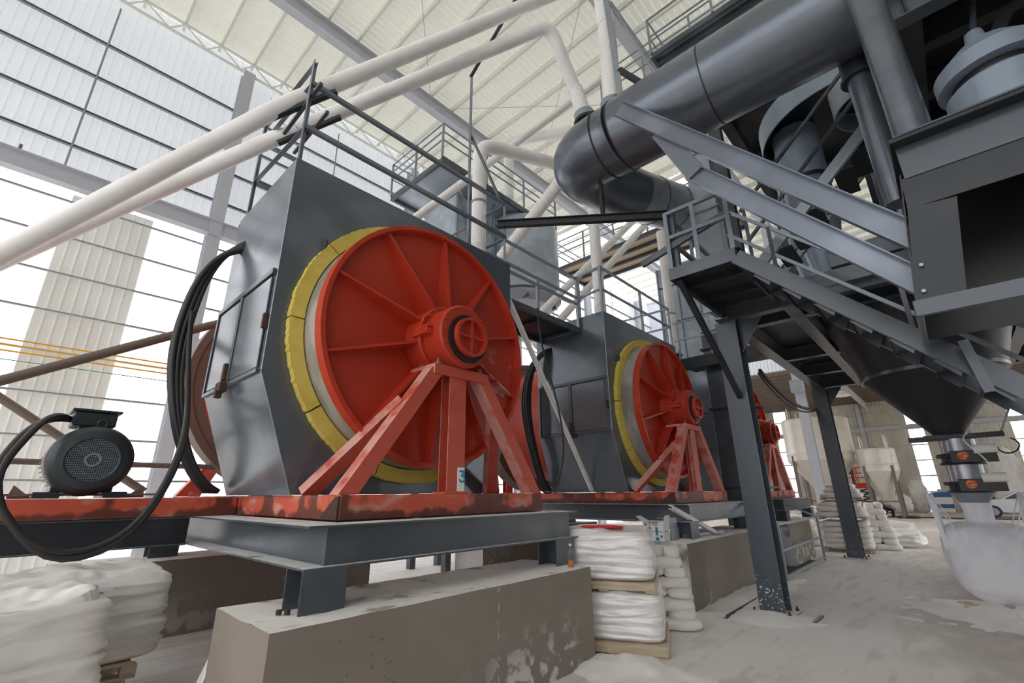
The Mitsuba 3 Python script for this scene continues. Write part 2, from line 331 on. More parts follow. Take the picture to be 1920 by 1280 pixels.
def corrugated(u0, u1, pitch, depth, w0, w1, where, thick=0.0):
    """trapezoid ribbed sheet: across u, along w; where(u, w, d) -> xyz arrays"""
    us, ds = [], []
    u = u0
    while u < u1 - 1e-6:
        for f, d in ((0, 0), (0.72, 0), (0.80, 1), (0.92, 1), (1.0, 0)):
            if u + f * pitch <= u1 + 1e-6: us.append(u + f * pitch); ds.append(d * depth)
        u += pitch
    us, ds = np.array(us), np.array(ds)
    n = len(us)
    v = np.vstack([where(us, np.full(n, w0), ds), where(us, np.full(n, w1), ds)])
    i = np.arange(n - 1)
    return trimesh.Trimesh(v, np.vstack([np.stack([i, i + 1, i + n + 1], 1), np.stack([i, i + n + 1, i + n], 1)]), process=False)
def rail(parent, pts_post, h, run, levels, r=0.02, mat='m_slate'):
    for p in pts_post: part(parent, 'post', beam(p, V(*p) + V(0, 0, h), 2 * r, 2 * r), mat)
    for z in levels:
        for a, b in run: part(parent, 'rail', beam(V(*a) + V(0, 0, z), V(*b) + V(0, 0, z), 2 * r, 2 * r), mat)

# ================================================================== the hall
XL, XR, YB, YF, YS, ZR, ZF = -14.0, 9.0, -9.0, 46.0, 30.0, 15.0, 8.3
struct('floor', bx(XL - 0.3, XR + 0.3, YB - 0.3, YF + 0.3, -0.3, 0.0, 0.0), 'm_floor')
# left wall: translucent upper sheets, strips below made part translucent to brighten them, clear daylight panels between
wl = struct('wall_left')
def wsheet(parent, y0, y1, z0, z1, mat, x=XL):
    part(parent, 'sheet', corrugated(y0, y1, 0.2, 0.022, z0, z1, lambda u, w, d: np.stack([x + d, u, w], 1)), mat)
y = YB
while y < YS - 0.1:
    if not 15.6 < y < 26.4: wsheet(wl, y, y + 0.8, 8.85, 14.98, 'm_wallup')
    y += 0.8
for y0, y1 in ((-7.9, -5.5), (-0.3, 1.28), (5.0, 5.8), (11.0, 12.6), (17.3, 18.9), (24.0, 25.6), (30, 34), (38, 46)): wsheet(wl, y0, y1, 0.0, 8.45, 'm_wallb')
def pane(parent, q): part(parent, 'light_panel', trimesh.Trimesh(np.array(q, float), [[0, 1, 2], [0, 2, 3]], process=False), 'm_glass')
for y0, y1 in ((YB, -7.9), (-5.5, -0.3), (1.28, 5.0), (5.8, 11.0), (12.6, 17.3), (18.9, 24.0), (25.6, 30), (34, 38)):
    pane(wl, [(XL, y0, 0), (XL, y1, 0), (XL, y1, 8.45), (XL, y0, 8.45)])
pane(wl, [(XL, 15.8, 8.85), (XL, 27.0, 8.85), (XL, 27.0, 14.98), (XL, 15.8, 14.98)])
for z in (12.9, 11.8, 10.7, 9.65): part(wl, 'girt', beam((XL + 0.1, YB, z), (XL + 0.1, YS, z), 0.08, 0.065, 'C', 0.01, flip=True), 'm_girtd')
for z in (8.2, 7.3, 6.4, 5.5, 4.6, 3.7, 2.8, 1.9, 1.0): part(wl, 'girt', beam((XL + 0.09, YB, z), (XL + 0.09, YF, z), 0.045, 0.045, 'C', 0.008, flip=True), 'm_girt')
part(wl, 'eave_beam', beam((XL + 0.42, YB, 8.62), (XL + 0.42, YF, 8.62), 0.25, 0.44, 'I', 0.02), 'm_col')
for k in range(6):
    yc = -3.75 + 6.3 * k
    if yc < YS: part(wl, 'column', beam((XL + 0.3, yc, 0), (XL + 0.3, yc, 14.3), 0.32, 0.34, 'I', 0.018, up=(1, 0, 0)), 'm_col')
    if yc + 3.15 < YS: part(wl, 'sag_rod', cyl((XL + 0.14, yc + 3.15, 8.8), (XL + 0.14, yc + 3.15, 14.2), 0.022, 6), 'm_girtd')
    for dy in (-1.8, 0.55, 2.4): part(wl, 'cleat', bx(XL + 0.36, XL + 0.44, yc + dy, yc + dy + 0.05, 8.84, 9.02), 'm_brown')
# eave truss
for z in (14.28, 14.74): part(wl, 'truss_chord', beam((XL + 0.35, -4, z), (XL + 0.35, 15, z), 0.06, 0.06), 'm_white')
for k in range(19):
    y0 = -3.95 + 0.94 * k
    part(wl, 'truss_web', beam((XL + 0.35, y0, 14.72), (XL + 0.35, y0 + 0.62, 14.3), 0.035, 0.035), 'm_white')
    part(wl, 'truss_web', beam((XL + 0.35, y0 + 0.62, 14.3), (XL + 0.35, y0 + 0.94, 14.72), 0.035, 0.035), 'm_white')
# ceiling: sheets ribbed along y, purlins along x, girders along y
ce = struct('ceiling')
def rsheet(x0, x1, y0, y1, z, mat='m_roof'):
    part(ce, 'sheet', corrugated(x0, x1, 0.2, 0.04, y0, y1, lambda u, w, d: np.stack([u, w, z + d], 1)), mat)
x = XL
while x < XR - 0.1:
    rsheet(x, min(x + 0.8, XR), YB, YS if x > -6.5 else 17.6, ZR); rsheet(x, min(x + 0.8, XR), YS, YF, ZF, 'm_rooflow'); x += 0.8
y = YB + 0.0
y = 0.756 - 0.94 * 10
while y < YS:
    part(ce, 'purlin', beam((XL, y, ZR - 0.12), (XR, y, ZR - 0.12), 0.07, 0.2, 'C', 0.01), 'm_purlin'); y += 0.94
for k in range(17):
    part(ce, 'purlin', beam((XL, YS + 0.4 + k * 0.94, ZF - 0.1), (XR, YS + 0.4 + k * 0.94, ZF - 0.1), 0.09, 0.18, 'C', 0.01), 'm_brown')
for x in (-10.6, -4.3, 2.0): part(ce, 'girder', beam((x, YB, ZR - 0.5), (x, YS, ZR - 0.5), 0.3, 0.5, 'I', 0.02), 'm_col')
for x in (-4.0, 3.0): part(ce, 'far_girder', beam((x, YS, ZF - 0.4), (x, YF, ZF - 0.4), 0.2, 0.35, 'I', 0.02), 'm_girt')
for yy, xx in ((7.7, -10.6), (1.8, -10.6)):
    part(ce, 'brace_rod', cyl((xx, yy, ZR - 0.45), (xx + 6.3, yy + 5.6, ZR - 0.45), 0.012, 6), 'm_girt')
    part(ce, 'brace_rod', cyl((xx, yy + 5.6, ZR - 0.45), (xx + 6.3, yy, ZR - 0.45), 0.012, 6), 'm_girt')
x = XL
while x < -6.4:
    x1 = min(x + 1.6, -6.0); part(ce, 'light_panel', trimesh.Trimesh([(x, 17.6, ZR), (x1, 17.6, ZR), (x1, YS, ZR), (x, YS, ZR)], [[0, 1, 2], [0, 2, 3]], process=False), 'm_glass'); x += 1.6
# step wall, far wall
ws = struct('wall_step')
x = XL
while x < XR - 0.1:
    part(ws, 'sheet', corrugated(x, min(x + 0.8, XR), 0.2, 0.035, ZF, ZR, lambda u, w, d: np.stack([u, YS - d, w], 1)), 'm_wallw'); x += 0.8
wf = struct('wall_far')
def fsheet(x0, x1, z0=0.0, z1=ZF): part(wf, 'sheet', corrugated(x0, x1, 0.25, 0.035, z0, z1, lambda u, w, d: np.stack([u, YF - d, w], 1)), 'm_wallfar')
x = XL
openings = ((-10.6, -9.8), (-1.85, -0.95), (3.6, 4.5))
edges = [XL] + [e for o in openings for e in o] + [XR]
for a, b in zip(edges[::2], edges[1::2]):
    x = a
    while x < b - 0.05: fsheet(x, min(x + 1.0, b)); x += 1.0
for a, b in openings: pane(wf, [(a, YF, 0), (b, YF, 0), (b, YF, ZF), (a, YF, ZF)])
for z in (1.4, 2.5, 3.6, 4.7, 7.2): part(wf, 'girt', beam((XL, YF - 0.08, z), (XR, YF - 0.08, z), 0.06, 0.07, 'C', 0.01), 'm_girt')
part(wf, 'beam', beam((XL, YF - 0.25, 6.03), (XR, YF - 0.25, 6.03), 0.2, 0.34, 'I', 0.02), 'm_girt')
for x in (-9.5, -4.6, 1.6, 7): part(wf, 'column', beam((x, YF - 0.2, 0), (x, YF - 0.2, ZF), 0.26, 0.26, 'I', 0.02, up=(0, 1, 0)), 'm_girt')
# right wall and back wall are outside the frame: unseen sheets and daylight panels, chosen to balance the light
wr = struct('wall_right')
def xsheet(parent, y0, y1, z0, z1, x, mat): part(parent, 'sheet', corrugated(y0, y1, 0.2, 0.035, z0, z1, lambda u, w, d: np.stack([x - d, u, w], 1)), mat)
y = YB
while y < YF - 0.1:
    xsheet(wr, y, min(y + 2, YF), 8.0 if y < YS else 5.5, ZR if y < YS else ZF, XR, 'm_wallr')
    if y < 9.5 or int((y - YB) / 2) % 6 == 5: xsheet(wr, y, min(y + 2, YF), 0, 8.0 if y < YS else 5.5, XR, 'm_wallr')
    else: pane(wr, [(XR, y, 0), (XR, min(y + 2, YF), 0), (XR, min(y + 2, YF), 8.0 if y < YS else 5.5), (XR, y, 8.0 if y < YS else 5.5)])
    y += 2
wb = struct('wall_back')
x = XL
while x < XR - 0.1:
    x1 = min(x + 2, XR)
    part(wb, 'sheet', corrugated(x, x1, 0.2, 0.035, 12.0, ZR, lambda u, w, d: np.stack([u, YB + d, w], 1)), 'm_wallw')
    pane(wb, [(x, YB, 0), (x1, YB, 0), (x1, YB, 12.0), (x, YB, 12.0)]); x += 2

# ================================================================== ball mills
YC, ZC = 3.08, 3.19
DY = (0.0, 6.05, 11.7)
def make_mill():
    m = thing('ball_mill', 'nearest ball mill, red end disc, yellow foam ring, stand stencilled with a blue 3', 'mill', 'ball mills in a row')
    # red base of channels
    bs = part(m, 'base', [bx(-8.75, -3.57, 1.86, 1.9, 1.362, 1.55), bx(-8.75, -3.57, 4.3, 4.34, 1.362, 1.55), bx(-3.61, -3.56, 1.86, 4.34, 1.362, 1.55), bx(-8.75, -8.7, 1.86, 4.34, 1.362, 1.55),
                          bx(-3.75, -3.56, 1.86, 4.34, 1.535, 1.552), bx(-8.75, -3.57, 1.86, 2.05, 1.535, 1.551), bx(-8.75, -3.57, 4.15, 4.34, 1.535, 1.551)], 'm_frame')
    part(bs, 'gusset', prism([(-3.86, 1.365), (-3.57, 1.365), (-3.57, 1.54), (-3.62, 1.54)], 'y', 1.84, 1.86), 'm_rust', label='dark triangular corner gusset')
    # grey housing round the drum
    hs = part(m, 'housing', prism([(1.41, 2.63), (1.815, 1.556), (4.345, 1.556), (4.75, 2.63), (4.75, 4.99), (1.41, 4.99)], 'x', -6.15, -4.42), 'm_housing', label='dark grey sheet steel housing')
    for a, b in ((( -4.42, 1.41, 2.63), (-4.42, 1.41, 4.99)), ((-4.42, 1.41, 2.63), (-4.42, 1.815, 1.56)), ((-4.42, 1.41, 4.99), (-4.42, 4.75, 4.99)), ((-6.15, 1.41, 2.63), (-4.42, 1.41, 2.63))):
        part(hs, 'weld_seam', cyl(a, b, 0.006, 6), 'm_galv')
    for x0, x1 in ((-6.05, -5.34), (-5.26, -4.5)):
        d = part(hs, 'door', bx(x0, x1, 1.385, 1.405, 2.68, 3.6), 'm_door')
    for q in (bx(-6.12, -4.45, 1.37, 1.41, 3.62, 3.68), bx(-6.12, -4.45, 1.37, 1.41, 2.62, 2.66), bx(-6.12, -6.07, 1.37, 1.41, 2.66, 3.62), bx(-5.33, -5.27, 1.37, 1.41, 2.66, 3.62)): part(hs, 'door_frame', q, 'm_slate')
    part(hs, 'latch', [bx(-5.34, -5.28, 1.33, 1.38, 2.68, 2.86), bx(-5.4, -5.24, 1.31, 1.38, 2.56, 2.66), bx(-5.36, -5.3, 1.3, 1.36, 2.5, 2.58)], 'm_rust', label='rusty door latch')
    part(hs, 'hinge', bx(-4.49, -4.45, 1.36, 1.41, 3.05, 3.2), 'm_rust')
    part(hs, 'lifting_eye', [bx(-4.42, -4.39, 1.8, 1.84, 3.98, 4.16), cyl((-4.38, 1.82, 4.0), (-4.38, 1.82, 4.14), 0.02, 8)], 'm_dark')
    # drum
    part(m, 'drum', lathe([(0, -7.7), (1.36, -7.7), (1.36, -6.1), (0, -6.1)], (0, YC, ZC), (1, 0, 0), 64), 'm_red', 40, label='red rotating shell behind the housing')
    part(m, 'gear_guard', [ring(1.3, 1.56, -7.95, -7.68, (0, YC, ZC), (1, 0, 0), 64), ring(1.5, 1.6, -7.98, -7.66, (0, YC, ZC), (1, 0, 0), 64)], 'm_brown', 40, label='dull brown ring gear guard at the rear end')
    part(m, 'drum_band', lathe([(1.2, -4.5), (1.378, -4.5), (1.378, -4.085), (1.2, -4.085)], (0, YC, ZC), (1, 0, 0), 80), 'm_band', 40, label='bare stainless band of the drum')
    rg = random.Random(3)
    for k in range(10):     # foam segments, ragged at the outside
        a0, a1 = 2 * PI * k / 10 + 0.006, 2 * PI * (k + 1) / 10 - 0.006
        n = 44; A = np.linspace(a0, a1, n); ro = 1.525 + np.array([rg.uniform(-0.007, 0.007) for _ in A]); ri = np.full(n, 1.388)
        pts = [(YC + r * math.cos(a), ZC + r * math.sin(a)) for a, r in zip(A, ro)] + [(YC + r * math.cos(a), ZC + r * math.sin(a)) for a, r in zip(A[::-1], ri)]
        part(m, 'foam_segment', prism(pts, 'x', -4.415, -4.33), 'm_yellow')
    # end disc, rim and ribs
    ed = part(m, 'end_disc', lathe([(0, -4.08), (1.35, -4.08), (1.35, -4.055), (0, -4.055)], (0, YC, ZC), (1, 0, 0), 80), 'm_disc', 40, label='dished red end plate')
    part(ed, 'rim', lathe([(1.335, -4.09), (1.39, -4.09), (1.39, -3.965), (1.345, -3.965), (1.345, -3.985), (1.335, -3.985)], (0, YC, ZC), (1, 0, 0), 80), 'm_red', 40)
    for k in range(10):
        a = math.radians(16 + 36 * k)
        g = prism([(0.3, -4.06), (1.345, -4.06), (1.345, -3.99), (0.3, -3.79)], 'y', -0.013, 0.013)   # (r, x)
        v = g.vertices.copy()
        r, t, xx = v[:, 0], v[:, 1], v[:, 2]
        g.vertices = np.stack([xx, YC + r * math.cos(a) - t * math.sin(a), ZC + r * math.sin(a) + t * math.cos(a)], 1); g.fix_normals()
        part(ed, 'rib', g, 'm_disc')
    # bearing
    yb, zb = 3.06, 3.15
    be = part(m, 'bearing', [disc(0.345, -4.05, -3.5, (0, yb, zb), (1, 0, 0), 48, 0.02), disc(0.4, -4.05, -3.78, (0, yb, zb), (1, 0, 0), 48)], 'm_disc', 40, label='red cylindrical bearing housing')
    part(be, 'gasket', ring(0.2, 0.262, -3.5, -3.475, (0, yb + 0.02, zb - 0.03), (1, 0, 0), 40), 'm_black', 40, label='black rubber seal')
    part(be, 'end_ring', ring(0.185, 0.215, -3.52, -3.42, (0, yb + 0.03, zb - 0.02), (1, 0, 0), 40), 'm_red', 40)
    part(be, 'cross', [beam((-3.44, yb + 0.03, zb - 0.02 - 0.19), (-3.44, yb + 0.03, zb - 0.02 + 0.19), 0.022, 0.022), beam((-3.44, yb + 0.03 - 0.19, zb - 0.02), (-3.44, yb + 0.03 + 0.19, zb - 0.02), 0.022, 0.022)], 'm_red')
    part(be, 'end_plate', disc(0.19, -3.505, -3.49, (0, yb + 0.03, zb - 0.02), (1, 0, 0), 32), 'm_disc')
    for k in range(10):
        a = 2 * PI * k / 10 + 0.2
        part(be, 'bolt', bolt((-3.5, yb + 0.31 * math.cos(a), zb + 0.31 * math.sin(a)), (1, 0, 0), 0.012, 0.014), 'm_red')
    for s in (-1, 1):
        part(be, 'split_lug', [bx(-3.86, -3.62, yb + s * 0.33, yb + s * 0.43, zb - 0.03, zb + 0.035), bx(-3.86, -3.62, yb + s * 0.33, yb + s * 0.41, zb + 0.045, zb + 0.075)], 'm_red')
    part(be, 'lifting_lug', tube([(-3.74, yb - 0.3 + 0.09 * math.cos(t), zb + 0.15 + 0.07 * math.sin(t)) for t in np.linspace(0, PI * 1.1, 9)], 0.013, 8), 'm_red')
    # stand
    for s in (1, -1):
        mir = (lambda x: x) if s == 1 else (lambda x: -12.3 - x)
        st = part(m, 'stand', [bx(mir(-3.98), mir(-3.57), 2.72, 3.46, 2.765, 2.805), bx(mir(-3.61), mir(-3.57), 2.72, 3.46, 2.7, 2.805)], 'm_leg')
        for y0, y1 in ((2.79, 1.93), (3.4, 4.26)):
            part(st, 'leg', beam((mir(-3.665), y0, 2.76), (mir(-3.665), y1, 1.55), 0.19, 0.15, 'C', 0.014, up=(1, 0, 0), flip=y0 < 3), 'm_leg') if False else \
            part(st, 'leg', prism([(y0 - 0.085, 2.765), (y0 + 0.085, 2.765), (y1 + 0.085, 1.553), (y1 - 0.085, 1.553)], 'x', mir(-3.74), mir(-3.585)), 'm_leg')
            part(st, 'rear_leg', beam((mir(-3.72), 0.35 * y1 + 0.65 * y0, 2.2 + 0.2), (mir(-4.36), y1, 1.56), 0.1, 0.14, 'rect', up=(0, 1, 0)), 'm_leg')
        po = part(st, 'post', beam((mir(-3.67), 3.06, 1.56), (mir(-3.67), 3.06, 2.77), 0.22, 0.14, 'I', 0.014, up=(1, 0, 0)), 'm_leg')
        part(st, 'foot_plate', bx(mir(-3.76), mir(-3.58), 2.9, 3.22, 1.552, 1.57), 'm_leg')
        for yy in (2.8, 3.38):
            for xx in (-3.62, -3.9): part(st, 'anchor_bolt', [cyl((mir(xx), yy, 2.8), (mir(xx), yy, 2.87), 0.016, 8), cyl((mir(xx), yy, 2.81), (mir(xx), yy, 2.835), 0.03, 6)], 'm_brown')
    return m
mill = make_mill()
g = meshkit.text_mesh('3', 0.11, 0.004, True)
g.vertices = np.stack([-3.594 + g.vertices[:, 2], 3.132 - 0.045 + g.vertices[:, 0], 1.66 + g.vertices[:, 1]], 1); g.fix_normals()
MILLS = [mill,
  copy(mill, 'ball_mill', 'second ball mill, its grey doors crossed by a thin leaning white pipe', T().translate([0, DY[1], 0]), skip=()),
  copy(mill, 'ball_mill', 'farthest ball mill, its red bearing and stand seen between two grey columns', T().translate([0, DY[2], 0]))]
part('ball_mill__stand', 'stencil_patch', bx(-3.598, -3.5935, 3.075, 3.168, 1.575, 1.8, 0.001), 'm_white', label='white patch on the post flange')  # white patch over the post flange, behind the number
part('ball_mill__stand', 'stencil_number', g, 'm_paintblue', label='blue stencilled 3')

# dark steel frames that carry the mills
def make_frame():
    f = thing('mill_support', 'dark steel I-beam support under the nearest ball mill, on its concrete plinth', 'support', 'steel supports under the mills')
    for y in (1.63, 4.38):
        part(f, 'long_beam', beam((-8.7, y, 1.22), (-3.262, y, 1.22), 0.34, 0.272, 'I', 0.014), 'm_slate')
    part(f, 'front_beam', beam((-3.32, 1.462, 1.2195), (-3.32, 4.5, 1.2195), 0.26, 0.271, 'C', 0.014, flip=False), 'm_slate') if False else part(f, 'flange_plate', [bx(-3.45, -3.19, 1.461, 4.5, 1.3405, 1.3565, 0.002)], 'm_slate')
    part(f, 'flange_plate', bx(-3.45, -3.19, 1.461, 4.5, 1.0835, 1.0985, 0.002), 'm_slate')
    part(f, 'web_plate', bx(-3.262, -3.248, 1.622, 4.42, 1.0985, 1.3405, 0.002), 'm_slate')
    for x in (-6.0, -8.4): part(f, 'cross_beam', beam((x, 1.7, 1.2185), (x, 4.3, 1.2185), 0.25, 0.27, 'I', 0.014), 'm_slate')
    for y in (1.46, 4.1):
        for x in (-3.315, -7.6): part(f, 'pedestal', beam((x, y + 0.155, 0.832), (x, y + 0.155, 1.084), 0.31, 0.25, 'I', 0.012, up=(1, 0, 0)), 'm_slate')
    for y in np.linspace(1.95, 4.3, 14): part(f, 'weld', pillow((-3.545, y, 1.362), (0.05, 0.12, 0.02), int(y * 100), 0.004, 2.5, 3), 'm_dark') if False else None
    return f
fr = make_frame()
copy(fr, 'mill_support', 'dark steel I-beam support under the second ball mill, behind the open carton', T().translate([0, DY[1], 0]))
copy(fr, 'mill_support', 'short piece of dark steel support under the farthest ball mill', T().translate([0, DY[2], 0]))

# concrete plinths
def rough(x0, x1, y0, y1, z1, seed, d=0.008):
    g = trimesh.creation.box((x1 - x0, y1 - y0, z1))
    g.apply_translation(((x0 + x1) / 2, (y0 + y1) / 2, z1 / 2))
    v, f = trimesh.remesh.subdivide_to_size(g.vertices, g.faces, 0.16)
    g = trimesh.Trimesh(v, f); g.merge_vertices()
    nz = meshkit.fbm(g.vertices * 5 + seed, 3, seed) - 0.5
    top = g.vertices[:, 2] > z1 - 1e-4
    g.vertices[:, 2] += np.where(top, nz * d * 2, 0)
    side = (g.vertices[:, 0] > x1 - 1e-4)
    g.vertices[:, 0] += np.where(side, nz * d, 0)
    return g
single('concrete_plinth', rough(-3.85, -2.94, 1.2, 4.33, 0.831, 1), 'm_concrete', 'large concrete plinth in the foreground with white powder on top', 'plinth', 25)
single('concrete_plinth', rough(-7.95, -7.12, 0.6, 4.33, 0.831, 2), 'm_concrete', 'shaded concrete plinth deep under the nearest mill, behind the wrapped bags', 'plinth', 25)
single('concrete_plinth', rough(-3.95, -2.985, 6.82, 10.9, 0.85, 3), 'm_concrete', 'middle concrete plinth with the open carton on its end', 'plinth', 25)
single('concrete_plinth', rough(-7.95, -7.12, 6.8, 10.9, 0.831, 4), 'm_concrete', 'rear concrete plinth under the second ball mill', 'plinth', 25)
single('concrete_plinth', rough(-3.95, -2.93, 12.1, 14.1, 0.85, 5), 'm_concrete', 'farthest concrete plinth, behind the low pipe barrier', 'plinth', 25)

# ================================================================== deck railings and walkway
S = 0.022
gr = thing('guardrail', 'dark steel guardrail on top of the nearest mill housing with one tall post', 'railing')
X0, X1 = -4.45, -6.0
for p, h in (((X0, 1.45, 4.99), 1.43), ((X0, 4.68, 4.99), 1.07), ((X0, 3.9, 4.99), 3.21), ((X1, 1.45, 4.99), 1.5), ((X1, 4.68, 4.99), 1.07), ((X1, 3.0, 4.99), 1.07)):
    part(gr, 'post', beam(p, V(*p) + V(0, 0, h), 0.048, 0.048, 'L', 0.008), 'm_brace')
for z in (6.08, 5.46):
    part(gr, 'rail', beam((X0, 1.45, z), (X0, 4.68, z), 0.05, 0.05, 'L', 0.008), 'm_brace')
    part(gr, 'rail', beam((X1, 1.45, z + 0.1), (X1, 4.68, z + 0.05), 0.05, 0.05, 'L', 0.008), 'm_brace')
    part(gr, 'rail', beam((X0, 1.45, z), (X1, 1.45, z + 0.1), 0.05, 0.05, 'L', 0.008), 'm_brace')
    part(gr, 'rail', beam((X0, 4.68, z), (X1, 4.68, z), 0.05, 0.05, 'L', 0.008), 'm_brace')
part(gr, 'top_bar', beam((X0, 1.45, 6.4), (X1, 1.45, 6.48), 0.05, 0.05, 'L', 0.008), 'm_brace')
part(gr, 'stay', beam((X0, 3.9, 6.97), (X0, 4.6, 6.05), 0.035, 0.035), 'm_brace')
part(gr, 'rod', beam((X0, 3.86, 8.15), (-3.0, 4.1, 9.9), 0.04, 0.04), 'm_dark')
wk = thing('walkway', 'steel plate walkway with grey rails bridging the first and second mill housings', 'walkway')
part(wk, 'deck', bx(-5.95, -4.98, 4.76, 7.44, 4.72, 4.735), 'm_dark')
for x in (-5.95, -4.98): part(wk, 'edge_angle', bx(x - 0.03, x + 0.03, 4.76, 7.44, 4.64, 4.76), 'm_slate')
for y in (5.4, 6.3, 7.2): part(wk, 'cross_bar', bx(-5.9, -5.0, y, y + 0.05, 4.66, 4.72), 'm_dark')
for y in (6.1, 7.4): part(wk, 'post', beam((-4.98, y, 4.76), (-4.98, y, 5.9 if y > 7 else 5.42), 0.05, 0.05), 'm_galv')
for z in (5.86, 5.42, 5.28): part(wk, 'rail', beam((-4.98, 4.76, z), (-4.98, 7.42, z), 0.045, 0.045), 'm_galv')
def make_rail2():
    g2 = thing('guardrail', 'grey guardrail round the second mill housing, behind the black cable bundle', 'railing')
    for y in (7.5, 9.2, 10.7): part(g2, 'post', beam((-4.45, y, 4.99), (-4.45, y, 6.02), 0.045, 0.045), 'm_galv')
    part(g2, 'post', beam((-5.0, 7.5, 4.99), (-5.0, 7.5, 5.95), 0.045, 0.045), 'm_galv')
    for z in (6.0, 5.5):
        part(g2, 'rail', beam((-4.45, 7.5, z), (-4.45, 10.7, z), 0.04, 0.04), 'm_galv')
        part(g2, 'rail', beam((-5.0, 7.5, z - 0.05), (-4.45, 7.5, z), 0.04, 0.04), 'm_galv')
        part(g2, 'rail', beam((-4.45, 10.7, z), (-6.0, 10.7, z), 0.04, 0.04), 'm_galv')
    return g2
make_rail2()

# ================================================================== right-hand steel platform
def column(x, y, h, label, plate=True):
    c = thing('steel_column', label, 'column')
    part(c, 'shaft', beam((x, y, 0.02), (x, y, h), 0.31, 0.31, 'I', 0.018, up=(0, 1, 0)), 'm_column')
    part(c, 'base_plate', bx(x - 0.26, x + 0.26, y - 0.26, y + 0.26, 0.001, 0.02), 'm_concrete')
    for sx in (-1, 1):
        for sy in (-1, 1): part(c, 'anchor_bolt', [cyl((x + sx * 0.21, y + sy * 0.2, 0.02), (x + sx * 0.21, y + sy * 0.2, 0.075), 0.012, 8), cyl((x + sx * 0.21, y + sy * 0.2, 0.021), (x + sx * 0.21, y + sy * 0.2, 0.045), 0.022, 6)], 'm_rust')
    part(c, 'gusset', prism([(x + 0.155, h), (x + 0.5, h), (x + 0.155, h - 0.5)], 'y', y - 0.01, y + 0.01), 'm_column')
    part(c, 'gusset', prism([(y + 0.155, h), (y + 0.45, h), (y + 0.155, h - 0.5)], 'x', x - 0.01, x + 0.01), 'm_column')
    return c
CX = -2.157
column(CX, 7.5, 4.125, 'big dark grey steel column at the aisle, nearest to the camera, base dusted white')
column(CX, 14.45, 4.125, 'dark grey steel column standing in front of the far bag stacks')
column(2.3, 7.5, 4.125, 'dark grey steel column carrying the right side of the platform')
column(2.3, 14.45, 4.125, 'dark grey steel column at the far right corner of the platform')
pf = thing('platform', 'dark steel platform on columns over the aisle, round hopper hanging through it', 'platform')
for x in (CX, 2.3): part(pf, 'main_beam', beam((x, 7.2, 4.27), (x, 14.8, 4.27), 0.2, 0.28, 'I', 0.016), 'm_slate')
for x in (-1.25,): part(pf, 'joist', beam((x, 7.4, 4.27), (x, 14.7, 4.27), 0.18, 0.26, 'I', 0.014), 'm_slate')
part(pf, 'joist', beam((1.4, 7.4, 4.27), (1.4, 14.7, 4.27), 0.18, 0.26, 'I', 0.014), 'm_slate')
for y in (7.45, 8.05, 10.8, 12.6, 14.5): part(pf, 'cross_beam', beam((CX, y, 4.27), (2.3, y, 4.27), 0.16, 0.25, 'I', 0.014), 'm_slate')
for a, b, c_, d in ((CX - 0.1, -1.0, 7.2, 14.8), (-1.0, 1.15, 7.2, 8.35), (-1.0, 1.15, 10.5, 14.8), (1.15, 2.5, 7.2, 14.8)): part(pf, 'deck', bx(a, b, c_, d, 4.41, 4.425), 'm_dark')
part(pf, 'edge_beam', beam((-0.6, 7.0, 4.5), (2.4, 7.0, 4.5), 0.1, 0.24, 'C', 0.014), 'm_slate')
part(pf, 'edge_beam', beam((-1.1, 6.9, 4.2), (2.4, 6.9, 4.2), 0.1, 0.2, 'C', 0.014), 'm_slate')
# landing with its rails and brace
ld = thing('stair_landing', 'steel landing at the head of the stairs with angle-iron rails', 'landing')
lx0, lx1, ly0, ly1 = -2.21, -1.36, 5.5, 7.35
part(ld, 'fascia', bx(lx0, lx1, ly0, ly0 + 0.012, 4.22, 4.39), 'm_slate')
part(ld, 'plate', bx(lx0, lx1 + 0.05, ly0 + 0.012, ly1, 4.372, 4.388), 'm_dark')
part(ld, 'edge_angle', beam((lx0 + 0.03, ly0 + 0.02, 4.29), (lx0 + 0.03, ly1, 4.29), 0.06, 0.14, 'L', 0.01), 'm_dark')
part(ld, 'edge_angle', beam((lx1 - 0.02, ly0 + 0.02, 4.29), (lx1 - 0.02, ly1, 4.29), 0.06, 0.14, 'L', 0.01), 'm_dark')
for y in (6.1, 6.75): part(ld, 'cross_bar', beam((lx0, y, 4.33), (lx1, y, 4.33), 0.05, 0.08), 'm_dark')
part(ld, 'brace', beam((lx0 + 0.1, ly0 + 0.06, 4.23), (lx0 + 0.1, 7.34, 2.9), 0.07, 0.07, 'L', 0.01), 'm_dark')
for x in (lx0 + 0.04, -1.8, lx1 - 0.02): part(ld, 'post', beam((x, ly0 + 0.03, 4.39), (x, ly0 + 0.03, 5.25), 0.055, 0.05, 'L', 0.008), 'm_brace')
for y in (6.4, 7.3): part(ld, 'post', beam((lx0 + 0.04, y, 4.39), (lx0 + 0.04, y, 5.25), 0.055, 0.05, 'L', 0.008), 'm_brace')
for z in (5.23, 4.85):
    part(ld, 'rail', beam((lx0 + 0.04, ly0 + 0.03, z), (lx1, ly0 + 0.03, z), 0.05, 0.05, 'L', 0.008), 'm_brace')
    part(ld, 'rail', beam((lx0 + 0.04, ly0 + 0.03, z), (lx0 + 0.04, 7.3, z), 0.05, 0.05, 'L', 0.008), 'm_brace')
part(ld, 'bracket', beam((-2.6, 5.56, 4.62), (lx1, 5.56, 4.93), 0.05, 0.09, 'C', 0.01), 'm_slate')
